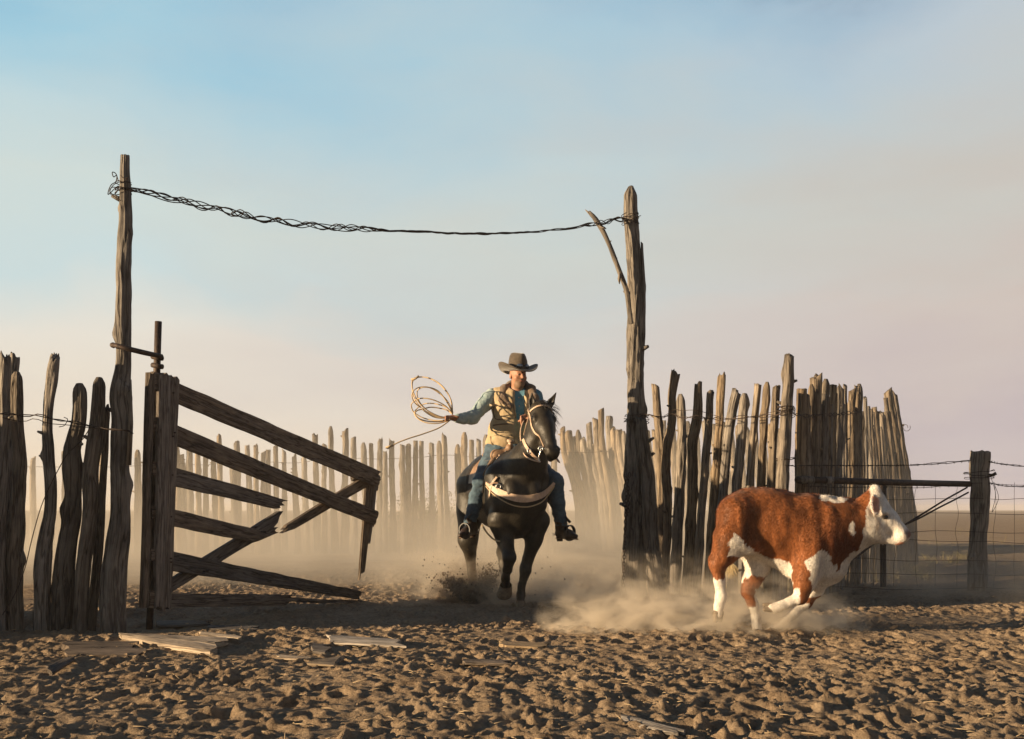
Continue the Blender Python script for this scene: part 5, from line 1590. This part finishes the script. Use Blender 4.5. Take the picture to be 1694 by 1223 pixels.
# shirt (trunk and collar) with sleeves
FE = Field((-.6, 10.6, 1.4), (.6, 11.55, 2.2), .009)
FE.ell(chest, (.190, .128, .19), k=.05); FE.ell(belly, (.168, .125, .16), k=.06)
FE.cap(rs_ + [.03, 0, .0], ls - [.03, 0, 0], .075, .075, .05)
FE.cap(neck + [0, .01, -.05], neck + [0, .01, -.02], .082, .076, .03)
FE.ell(neck + [0, -.06, .04], (.055, .06, .045), k=.02, sub=True)
FE.cap(neck + [0, 0, .02], neck + [0, 0, .14], .070, .08, .01, sub=True)
v, q = body_from(FE, 1, folds(.004, 11, 3)); shirt = mk('shirt', v, q, M['shirt'], rider)
for q0, q1, q2, nm in ((rs_, re, rw, 'r'), (ls, le, lw, 'l')):
    FE = Field(np.minimum(np.minimum(q0, q1), q2) - .13, np.maximum(np.maximum(q0, q1), q2) + .13, .008)
    FE.chain([q0, q1], [.078, .062], .03); FE.chain([q1, q1 * .2 + q2 * .8], [.062, .047], .03); FE.cap(q1 * .2 + q2 * .8, q1 * .05 + q2 * .95, .043, .041, .01)
    v, q = body_from(FE, 1, folds(.007, 15, 7)); mk('sleeve', v, q, M['sleeve'] if nm == 'r' else M['shirt'], shirt)
mb = MB()
for y in (662, 676, 691, 706, 722):
    h, n_, i, dist = BVHTree.FromPolygons([tuple(a) for a in RV[:1]] * 3, [(0, 1, 2)]).find_nearest(Vector((0, 0, 0))) if False else (None,) * 4
sb = shirt.data; sv_ = [Vector(v_.co) + parent_loc(shirt.parent) for v_ in sb.vertices]; sbvh = BVHTree.FromPolygons(sv_, [tuple(p_.vertices) for p_ in sb.polygons])
for y in (658, 672, 686, 701, 716):
    p, n_ = on(sbvh, 858 + (y - 658) * .06, y, .001, 11.0); mb.add(*tube(np.array([p, p + n_ * .005]), .006, 8))
mb.build('button', M['leather'], shirt)
# shirt collar points
for sg in (-1, 1):
    a0 = neck + [sg * .025, -.062, -.005]; a1 = neck + [sg * .070, -.035, .02]; a2 = neck + [sg * .055, -.115, -.075]
    board(a0, a1, a2 - [sg * .01, 0, 0], a2 + [sg * .012, 0, 0.01], 0, .006, 900 + sg, 'c', raw='mb', nw=4, step=.02).build('collar_point', M['shirt'], shirt)
# vest
FE = Field((-.5, 10.7, 1.4), (.55, 11.6, 2.2), .008)
FE.ell(chest, (.222, .158, .205), k=.05); FE.ell(belly, (.200, .155, .18), k=.07); FE.ell(W(837, 732, 11.18), (.205, .158, .11), k=.05)
FE.cap(rs_ + [.045, 0, .01], ls - [.045, 0, -.01], .078, .078, .05)
for qa, qb, r1, r2 in ((634, 690, .088, .070), (690, 765, .070, .034)): FE.cap(W(860, qa, 10.95), W(862, qb, 10.95), r1, r2, .006, side=YA, sc=1.9, sub=True)
FE.cap(neck + [0, 0, .0], neck + [0, -.0, .2], .085, .10, .01, sub=True)
FE.ell(chest + [0, 0, -.02], (.188, .124, .2), k=.004, sub=True)
v, q = body_from(FE, 1, folds(.006, 10, 13)); vest = mk('vest', v, q, M['vest'], rider)
sb = vest.data; vb = BVHTree.FromPolygons([Vector(v_.co) + parent_loc(rider) for v_ in sb.vertices], [tuple(p_.vertices) for p_ in sb.polygons])
for k, (pl, w_) in enumerate((([(812, 672), (822, 670), (834, 671), (846, 670)], .010), ([(818, 672), (817, 684), (820, 693), (832, 694), (845, 692)], .008), ([(846, 658), (850, 676), (852, 692)], .010),
              ([(810, 722), (822, 719), (836, 718), (846, 720)], .010), ([(812, 722), (814, 734), (820, 740), (834, 740)], .008), ([(816, 704), (830, 702), (850, 702)], .012), ([(880, 690), (888, 689), (895, 692)], .010), ([(876, 716), (886, 716), (893, 718)], .010))):
    strap(pl, 'pocket_flap' if k in (0, 3, 6, 7) else 'seam', vest, w_ * (2.2 if k in (0, 3, 6, 7) else 1), .005, M['vest_trim'] if k not in (0, 3, 6, 7) else M['vest'], bvh=vb, off=.001)
# fleece collar: a thick roll from nape to chest
FE = Field((-.35, 10.8, 1.75), (.45, 11.5, 2.2), .008)
FE.chain([W(843, 672, 11.02), W(832, 660, 11.06), W(834, 644, 11.14), W(845, 636, 11.24), W(856, 634, 11.28), W(868, 636, 11.24), W(879, 644, 11.14), W(884, 660, 11.06), W(879, 680, 11.02)], [.028, .040, .040, .034, .034, .034, .040, .044, .030], .03)
v, q = body_from(FE, 1, lambda V, n: .005 * vn(V * 32, 3)); mk('fleece_collar', v, q, M['collar'], vest)
# jeans
FE = Field((-.6, 10.6, .62), (.68, 11.5, 1.72), .009)
FE.ell(W(837, 742, 11.18), (.185, .145, .12), k=.05)
for hp_, k_, a_ in ((hipR, kR, aR), (hipL, kL, aL)):
    FE.chain([hp_, k_], [.108, .082], .06); FE.chain([k_, a_ * .5 + k_ * .5, a_], [.080, .066, .060], .03)
v, q = body_from(FE, 1, folds(.009, 13, 23)); mk('jeans', v, q, M['denim'], rider)
mb = MB(); tt_ = np.linspace(0, 2 * np.pi, 40, endpoint=False)
mb.add(*tube(W(838, 729, 11.18) + np.c_[np.cos(tt_) * .168, np.sin(tt_) * .13, tt_ * 0], .013, 6, close=True)); mb.build('belt', M['dark_leather'], rider)
# boots and stirrups
for a_, he, to, k_ in ((aR, heelR, toeR, kR), (aL, heelL, toeL, kL)):
    FE = Field(np.minimum(np.minimum(a_, he), to) - .12, np.maximum(np.maximum(a_, he), to) + [.12, .12, .2], .006)
    top_ = a_ * .80 + k_ * .20
    FE.cap(top_, a_, .056, .052, .02); ball = to * .62 + he * .38
    FE.cap(a_, he + [0, 0, .035], .050, .042, .03)
    FE.chain([he + [0, 0, .03], ball + [0, 0, .012], to + [0, 0, .008]], [.040, .046, .020], .03)
    FE.cap(a_ * .6 + he * .4, ball + [0, 0, .03], .042, .030, .03)
    v, q = body_from(FE, 1, lambda V, n: .0025 * vn(V * 28, 4)); bt = mk('boot', v, q, M['dark_leather'], rider)
    dv = unit(to - he); sdv = unit(np.cross(dv, (0, 0, 1)))
    mbs = board(he - dv * .03 + sdv * .036 - [0, 0, .014], to + dv * .01 + sdv * .022 - [0, 0, .016], he - dv * .03 - sdv * .036 - [0, 0, .014], to + dv * .01 - sdv * .022 - [0, 0, .016], 0, .012, 950, 's', raw='mb', nw=4, step=.03)
    mbs.build('sole', M['brown_leather'], bt)
    mbh = MB(); mbh.add(*tube(np.array([he + [0, 0, -.002], he + [0, 0, -.045]]), [.034, .028], 10)); mbh.build('heel', M['dark_leather'], bt)
    mbs = MB(); c_ = he + [0, 0, .02] - dv * .05; mbs.add(*tube(np.array([c_, c_ - dv * .035]), .006, 6)); mbs.add(*tube(c_ - dv * .045 + np.outer(np.cos(t), dv) * .012 + np.outer(np.sin(t), (0, 0, 1)) * .012, .0025, 5, close=True)); mbs.build('spur', M['metal'], bt)
    # stirrup: a wide bent wooden bow round the ball of the foot, hung on a fender
    u = np.linspace(-.28 * np.pi, 1.28 * np.pi, 22)
    Cc_ = ball + [0, 0, .045] + np.outer(np.cos(u), sdv) * .052 + np.outer(np.sin(u), (0, 0, 1)) * .062
    Cc_ = np.r_[Cc_, Cc_[:1]]
    Nn_ = np.outer(np.cos(u), sdv) + np.outer(np.sin(u), (0, 0, 1)); Nn_ = np.r_[Nn_, Nn_[:1]]
    mbs = MB(); mbs.add(*ribbon(Cc_, Nn_, .035, .010)); mbs.build('stirrup', M['black'], saddle, False)
    sgn = -1 if a_ is aR else 1
    f0 = hp(.02, sgn * .22, 1.36); f1 = kR * .5 + aR * .5 if sgn < 0 else kL * .5 + aL * .5
    inn = -hl * sgn * .07 + np.array([0, .05, 0])
    Cf = resample(np.array([f0, f0 * .5 + f1 * .5 + inn * .5, f1 + inn, ball + [0, 0, .14]]), .04)
    mbs = MB(); mbs.add(*ribbon(Cf, np.tile(hl * sgn, (len(Cf), 1)), np.linspace(.16, .05, len(Cf)), .008)); mbs.build('fender', M['dark_leather'], saddle, False)
# hat
hat_c = hdR(-.005, 0, .058)
rings = []; nt_ = 48; t = np.linspace(0, 2 * np.pi, nt_, endpoint=False)
def hring(ra, rb_, h_, curl=0.0, dip=0.0):
    c_, s_ = np.cos(t), np.sin(t)
    return hat_c + np.outer(c_ * ra, ft) + np.outer(s_ * rb_, rt) + np.outer(h_ + curl * np.abs(s_) ** 2.2 - dip * np.abs(c_) ** 3, up)
prof = [(a_ * 1.06, b_ * 1.06, c_ * (1.28 if c_ > .01 else 1), d_, e_) for a_, b_, c_, d_, e_ in [(.098, .083, -.012, 0, 0), (.125, .105, -.008, .004, .002), (.155, .135, -.012, .018, .008), (.180, .162, -.014, .045, .014), (.196, .178, -.016, .072, .016), (.200, .180, -.010, .080, .016),
        (.196, .175, -.004, .072, .014), (.180, .160, -.004, .046, .012), (.155, .135, -.003, .020, .007), (.125, .105, .000, .005, .002), (.106, .090, .004, 0, 0),
        (.104, .088, .03, 0, 0), (.102, .084, .07, 0, 0), (.098, .076, .105, 0, 0), (.088, .062, .126, 0, 0), (.070, .044, .131, 0, 0), (.05, .028, .118, 0, 0), (.02, .01, .104, 0, 0)]]
Vh = np.array([hring(*p_) for p_ in prof])
# front pinch of the crown
rel_ = Vh - hat_c; fwd_ = rel_ @ ft; hgt_ = rel_ @ up; lat_ = rel_ @ rt
pin = np.clip((hgt_ - .07) / .09, 0, 1) * np.clip(fwd_ / .09, 0, 1)
Vh = Vh - (lat_ * .38 * pin)[..., None] * rt - (pin * .012)[..., None] * up
n = len(prof); ix = np.arange(n * nt_).reshape(n, nt_)
f = np.stack([ix[:-1], ix[1:], np.roll(ix[1:], -1, 1), np.roll(ix[:-1], -1, 1)], -1).reshape(-1, 4)
mb = MB(); mb.add(Vh.reshape(-1, 3), f); hat = mb.build('hat', M['hat'], rider)
mb = MB(); mb.add(*tube(hat_c + np.outer(np.cos(t) * .108, ft) + np.outer(np.sin(t) * .092, rt) + up * .018, .012, 6, close=True)); mb.build('hat_band', M['black'], hat)
for sg in (-.35, .55):
    c_ = hat_c + ft * math.cos(sg) * .116 + rt * math.sin(sg) * .10 + up * .032; nn_ = unit(ft * math.cos(sg) + rt * math.sin(sg)); FE = Field(c_ - .05, c_ + .05, .003)
    ax2 = unit(np.cross(up, nn_)); FE.ell(c_, (.014, .030, .021), [nn_, ax2, up], .004); v, q = FE.mesh(); mk('goggles', v, q, M['lens'], hat)
tag(rider)

# ------------------------------------------------------------------ rope (lasso)
lasso = thing('rope', 'pale lasso rope coiled in loops in the outstretched hand of the rider', 'rope', tuple(rh))
rc0 = W(745, 692, 10.78)
zz = lambda x, y: (660 + x / 7.644, 600 + y / 7.644)
loops = [
    [(680, 640), (660, 480), (560, 320), (440, 225), (320, 185), (230, 185), (175, 215), (165, 300), (200, 420), (300, 560), (420, 640), (560, 690), (640, 690)],
    [(680, 640), (620, 500), (500, 380), (380, 315), (280, 310), (200, 340), (165, 400), (180, 480), (260, 560), (380, 640), (500, 690), (640, 700)],
    [(680, 650), (600, 560), (480, 490), (360, 455), (260, 455), (190, 490), (155, 540), (175, 610), (260, 680), (380, 720), (500, 735), (650, 715)],
    [(680, 650), (600, 570), (500, 530), (400, 515), (300, 530), (220, 590), (195, 640), (220, 690), (300, 745), (420, 770), (540, 760), (660, 720)],
    [(680, 655), (600, 600), (500, 575), (400, 565), (300, 590), (225, 610), (200, 650), (240, 700), (330, 735), (450, 748), (560, 740), (660, 715)],
    [(680, 640), (600, 490), (480, 350), (380, 315), (290, 315), (240, 345), (228, 400), (260, 500), (340, 590), (430, 650), (540, 690), (650, 700)],
    [(682, 640), (640, 430), (540, 290), (440, 220), (330, 186), (240, 190), (180, 230), (170, 330), (180, 420), (240, 530), (330, 620), (450, 690), (640, 705)],
]
for k, lp_ in enumerate(loops):
    P = [W(*zz(x, y), 10.78 + .10 * math.sin(k * 1.9 + j * .5) * math.sin(math.pi * j / (len(lp_) - 1))) for j, (x, y) in enumerate(lp_)]
    mb = MB(); mb.add(*tube(resample(np.array(P), .015), .0058, 6)); mb.build('coil', M['rope'], lasso)
mb = MB(); mb.add(*tube(resample(np.array([W(745, 695, 10.78), W(728, 707, 10.72), W(700, 718, 10.66), W(672, 727, 10.6), W(655, 734, 10.58), W(641, 743, 10.56)]), .02), .006, 6)); mb.add(*tube(np.array([W(650, 737, 10.57), W(638, 741, 10.56)]), .011, 7)); mb.build('rope_tail', M['rope'], lasso)
mb = MB(); mb.add(*tube(np.array([W(680, 628, 10.78), W(687, 627, 10.78), W(693, 622, 10.78)]), .010, 7)); mb.build('honda_knot', M['rope'], lasso)

# ------------------------------------------------------------------ broken boards lying on the soil
def ground_pt(px, py):
    d = dep(py); x = (px - HX) / F * d; return np.array([x, d, gz(x, d)])


deb = [  # corners in the photo: far edge a->b, near edge c->d
    ((198, 1057), (374, 1065), (204, 1060), (350, 1086), 'broad pale broken board lying nearest the foot of the left gate pole', .05),
    ((108, 1070), (220, 1066), (110, 1078), (222, 1078), 'short thick weathered board end left of the broad pale board', .10),
    ((112, 1078), (238, 1075), (112, 1086), (236, 1086), 'weathered board lying in front of the short thick board end', .07),
    ((330, 1057), (398, 1062), (332, 1060), (402, 1066), 'thin splintered board just behind the broad pale board', .07),
    ((540, 1060), (642, 1064), (545, 1068), (668, 1074), 'pale board lying flat on soil below the gate end', .05),
    ((524, 1098), (572, 1088), (508, 1100), (552, 1103), 'square pale board piece tilted in the soil', .06),
    ((455, 1086), (512, 1088), (458, 1090), (508, 1092), 'narrow pale splinter left of the square pale board piece', .04),
    ((512, 1072), (540, 1072), (514, 1082), (536, 1084), 'small round-edged wood chunk between two pale boards', .07),
    ((75, 1112), (112, 1094), (84, 1120), (122, 1098), 'small weathered board scrap tilted at the lower left', .06),
    ((830, 1067), (900, 1069), (832, 1072), (896, 1074), 'thin pale slat lying on soil below the rider', .05),
    ((768, 1094), (842, 1095), (772, 1099), (838, 1100), 'dark slat half sunk in the soil below the thin pale slat', .03),
    ((1036, 1197), (1135, 1220), (1030, 1203), (1120, 1224), 'bright pale stick lying at the bottom edge of the photo', .04),
    ((262, 1036), (345, 1033), (265, 1041), (350, 1039), 'dark slat lying below the hinge of the gate', .05),
    ((340, 1044), (425, 1046), (342, 1048), (420, 1051), 'dark flat slat right of the slat below the gate hinge', .05)]
for i, (a, b, c, d, lb, lift) in enumerate(deb):
    P = [ground_pt(*q) for q in (a, b, c, d)]
    zc = max(gh(p[0], p[1]) for p in P) * .5 + .5 * np.mean([gh(p[0], p[1]) for p in P]) + .004
    P = [p + np.array([0, 0, zc - p[2]]) for p in P]
    P[0][2] += lift * .25; P[1][2] += lift * .15
    pale = i in (0, 3, 4, 5, 6, 9, 11)
    o = board(*P, 0, .022 if i > 1 else .04, 1000 + i, 'broken_board', jag0=.03 if i != 5 else .01, jag1=.05 if i != 5 else .01, raw='mb', nw=5).build('broken_board', M['pale_board'] if pale else M['board'], None, True, tuple(np.mean(P, axis=0)))
    tag(o, lb, 'board', 'broken boards lying on the soil')

# ------------------------------------------------------------------ small growth, straw, thrown soil
bush = thing('bush', 'dusty green-yellow bush showing through the back fence behind the coiled rope', 'bush', (W(705, 900, 25.2)[0], 25.2, 0))
lv, lf_ = [], []
for k in range(3800):
    cx, cy, cz = RS.normal(0, .48), RS.normal(0, .35), abs(RS.normal(.55, .38))
    if cz > 1.75 - abs(cx) * .7: continue
    p = np.array([bush.location.x + cx, 25.2 + cy, cz]); a = RS.normal(0, 1, 3); a = unit(a) * RS.uniform(.02, .045); b = unit(np.cross(a, RS.normal(0, 1, 3))) * .014
    lv += [p - a, p + b, p + a, p - b]
lv = np.array(lv); mk('foliage', lv, np.arange(len(lv)).reshape(-1, 4), M['leaf'], bush, False)
mb = MB()
for k in range(16):
    an = RS.uniform(0, 6.28); r_ = RS.uniform(.2, .6); b0 = np.array([bush.location.x, 25.2, 0])
    mb.add(*tube(resample(np.array([b0, b0 + [math.cos(an) * r_ * .4, math.sin(an) * r_ * .4, .5], b0 + [math.cos(an) * r_, math.sin(an) * r_, RS.uniform(.8, 1.3)]]), .1), .012, 5))
mb.build('stem', M['post'], bush)

mb = MB()
def tuft(x, y, n_, h_, sp):
    for k in range(n_):
        p = np.array([x + RS.normal(0, sp), y + RS.normal(0, sp), gz(x, y) - .01]); d = np.array([RS.normal(0, .4), RS.normal(0, .4), 1]) * h_ * RS.uniform(.4, 1.2)
        mb.add(*tube(np.array([p, p + d * .5, p + d + [RS.normal(0, .04), 0, -.02]]), [.003, .0025, .001], 3))
for k in range(34):
    px = random.uniform(1395, 1600); y = random.uniform(925, 962); d = dep(y)
    tuft((px - HX) / F * d, d, random.randint(12, 30), random.uniform(.08, .24), .07)
for k in range(30):
    px = random.uniform(1100, 1320); d = random.uniform(12.2, 14); tuft((px - HX) / F * d, d, 10, .15, .06)
for k in range(260):
    d = 26 + 70 * random.random() ** 1.5; x = random.uniform(-.4, .6) * d; tuft(x, d, 7, .22, .25)
o = mb.build('dry_weeds', M['weed'], None); tag(o, 'thin dry weeds along the foot of the log wall', 'weeds', kind='stuff')
mb = MB()
for k in range(420):
    d = 4.4 + 6 * random.random() ** 1.3; x = random.uniform(-.46, .46) * d * 1.02; a = random.uniform(0, 3.14); l_ = random.uniform(.02, .09)
    z_ = gh(x, d) + .012; dv = np.array([math.cos(a), math.sin(a), random.uniform(-.2, .3)]) * l_ / 2; c = np.array([x, d, z_])
    mb.add(*tube(np.array([c - dv, c + [0, 0, .004], c + dv]), [.0018, .0022, .0015], 4))
o = mb.build('straw', noise_mat('straw', (.30, .22, .13), (.42, .32, .20), 20, .8, 0), None); tag(o, 'bits of straw and twig scattered over the soil', 'straw', kind='stuff')


def rock(c, r, seed):
    u = np.array([[math.cos(a) * math.sin(b), math.sin(a) * math.sin(b), math.cos(b)] for b in (.5, 1.2, 1.9, 2.6) for a in np.linspace(0, 6.283, 7)[:-1]])
    u = np.r_[u, [[0, 0, 1], [0, 0, -1]]]
    rr = r * (1 + .45 * vn(u * 1.7 + seed, 4)); V = c + u * rr[:, None]
    ix = np.arange(24).reshape(4, 6)
    f = np.stack([ix[:-1], ix[1:], np.roll(ix[1:], -1, 1), np.roll(ix[:-1], -1, 1)], -1).reshape(-1, 4)
    t1 = np.stack([np.full(6, 24), ix[0], np.roll(ix[0], -1)], -1); t2 = np.stack([np.full(6, 25), np.roll(ix[-1], -1), ix[-1]], -1)
    return V, [f, t1, t2]


mb = MB()       # soil flung up round the hind hoof
base = hpx(784, 992, -.48)
for k in range(9000):
    arm = -1 if k % 2 else 1
    u = random.random() ** .8
    an = (random.gauss(.72, .17) if arm < 0 else random.gauss(.38, .16)) * arm
    h_ = u * random.uniform(.02, .30 if arm > 0 else .22) * (1 + .35 * math.sin(an * 23))
    c = base + np.array([math.tan(an) * h_ * 1.0 + random.gauss(.04 * arm, .030), random.gauss(-.03, .07), h_ - .0])
    if c[2] < .0: continue
    mb.add(*rock(c, random.uniform(.003, .012) * (1.3 - .6 * u) * (1.7 if random.random() < .06 else 1), k * .37))
for k in range(120):
    c = base + np.array([random.gauss(0, .35), random.gauss(0, .3), abs(random.gauss(0, .28))]); mb.add(*rock(c, random.uniform(.003, .008), k * .71))
o = mb.build('thrown_soil', M['clod'], None, False); tag(o, 'dark clods of soil kicked up round the hind hoof of the horse', 'soil', kind='stuff')
mb = MB()
for k in range(700):
    d = 4.4 + 7.5 * random.random() ** 1.3; x = random.uniform(-.47, .47) * d; r_ = random.uniform(.003, .009) * (1.8 if random.random() < .04 else 1); mb.add(*rock(np.array([x, d, gh(x, d) + r_ * .1]), r_, k * .53))
o = mb.build('soil_crumbs', M['ground'], None); tag(o, 'loose crumbs of brown soil over the ground', 'soil', kind='stuff')

# ------------------------------------------------------------------ dust
def dust(name, label, lo, hi, dens, nscale, zfall, thr=0.42, col_=(0.93, 0.82, 0.66), aniso=0.1, blob=None, soft=.16, stretch=(1, 1, 1.6), seed=0.0, step=1.0, top=None):
    lo = np.array(lo, float); hi = np.array(hi, float); c = (lo + hi) / 2; h = (hi - lo) / 2
    V = np.array([[sx, sy, sz] for sx in (-1, 1) for sy in (-1, 1) for sz in (-1, 1)]) * h
    Fc = np.array([[0, 1, 3, 2], [4, 6, 7, 5], [0, 4, 5, 1], [2, 3, 7, 6], [0, 2, 6, 4], [1, 5, 7, 3]])
    m = bpy.data.materials.new(name); m.use_nodes = True; t = m.node_tree; t.nodes.clear()
    o_ = t.nodes.new('ShaderNodeOutputMaterial'); pv = t.nodes.new('ShaderNodeVolumePrincipled')
    pv.inputs['Color'].default_value = (*col_, 1); pv.inputs['Anisotropy'].default_value = aniso
    tcn = t.nodes.new('ShaderNodeTexCoord'); mp = t.nodes.new('ShaderNodeMapping'); mp.inputs['Scale'].default_value = stretch; mp.inputs['Location'].default_value = (seed, seed * .7, 0)
    L(t, tcn.outputs['Object'], mp.inputs[0])
    n1 = N(t, 'ShaderNodeTexNoise', i_Scale=nscale, i_Detail=6.0, i_Roughness=0.6, i_Distortion=0.6); L(t, mp.outputs[0], n1.inputs['Vector'])
    def mth(op, a, b=None, c_=None, clamp=False):
        q = t.nodes.new('ShaderNodeMath'); q.operation = op; q.use_clamp = clamp
        for i, v in enumerate((a, b, c_)):
            if v is None: continue
            if hasattr(v, 'is_output'): L(t, v, q.inputs[i])
            else: q.inputs[i].default_value = v
        return q.outputs[0]
    sp_ = t.nodes.new('ShaderNodeSeparateXYZ'); L(t, tcn.outputs['Object'], sp_.inputs[0])
    puff = mth('DIVIDE', mth('SUBTRACT', n1.outputs[0], thr), soft, clamp=True)
    zrel = mth('ADD', sp_.outputs[2], float(h[2]))
    fall = mth('POWER', 2.718, mth('MULTIPLY', zrel, -1.0 / zfall))
    # fade to nothing toward the faces of the box
    dn = mth('MULTIPLY', puff, fall)
    if blob is None:
        for k in (0, 1):
            e = mth('DIVIDE', mth('SUBTRACT', float(h[k]), mth('ABSOLUTE', sp_.outputs[k])), float(min(h[k] * .4, 1.5)), clamp=True)
            dn = mth('MULTIPLY', dn, e)
        e = mth('DIVIDE', mth('SUBTRACT', float(h[2]), sp_.outputs[2]), float(h[2] * .8), clamp=True)
        dn = mth('MULTIPLY', dn, e)
    else:
        q2 = mth('POWER', mth('DIVIDE', sp_.outputs[0], float(h[0])), 2.0)
        q3 = mth('POWER', mth('DIVIDE', sp_.outputs[1], float(h[1])), 2.0)
        q4 = mth('POWER', mth('DIVIDE', mth('ADD', sp_.outputs[2], float(h[2]) * .55), float(h[2]) * 1.5), 2.0)
        e = mth('SUBTRACT', 1.0, mth('ADD', mth('ADD', q2, q3), q4), clamp=True)
        dn = mth('MULTIPLY', dn, e)
    L(t, mth('MULTIPLY', dn, dens), pv.inputs['Density'])
    L(t, pv.outputs[0], o_.inputs['Volume'])
    ob = mk(name, V + c, Fc, m, None, False, None, tuple(c))
    m.cycles.volume_step_rate = step
    tag(ob, label, 'dust', kind='stuff')
    return ob


DUST = True
if DUST:
    dust('dust_cloud', 'pale dust hanging in the pen in front of the back fence', (-13, 12.6, -.1), (6.2, 25.2, 2.9), 0.34, .5, .9, thr=.30, soft=.28, aniso=.0, col_=(.93, .86, .74), step=.5)
    dust('dust_cloud', 'dust puffs round the legs of the horse', (-1.6, 10.5, -.05), (1.9, 13.4, 1.05), 3.6, 1.7, .30, thr=.45, soft=.12, blob=1, seed=3, step=.6)
    dust('dust_cloud', 'bright dust trail behind the hooves of the calf', (.15, 7.85, -.05), (2.75, 9.6, .70), 27.0, 4.2, .13, thr=.47, soft=.09, blob=1, seed=7, step=.5)
    dust('dust_cloud', 'dark burst of soil dust round the hind hoof of the horse', base + [-.52, -.35, -.02], base + [.42, .35, .46], 16.0, 9.0, .30, thr=.46, soft=.06, blob=1, seed=5, step=.3, col_=(.34, .25, .17))
    dust('dust_cloud', 'faint dust drifting low before the wooden post at the right', (3.6, 10.2, -.05), (7.2, 13.4, .8), 1.0, 1.2, .4, thr=.42, soft=.2, blob=1, seed=9, step=.6)
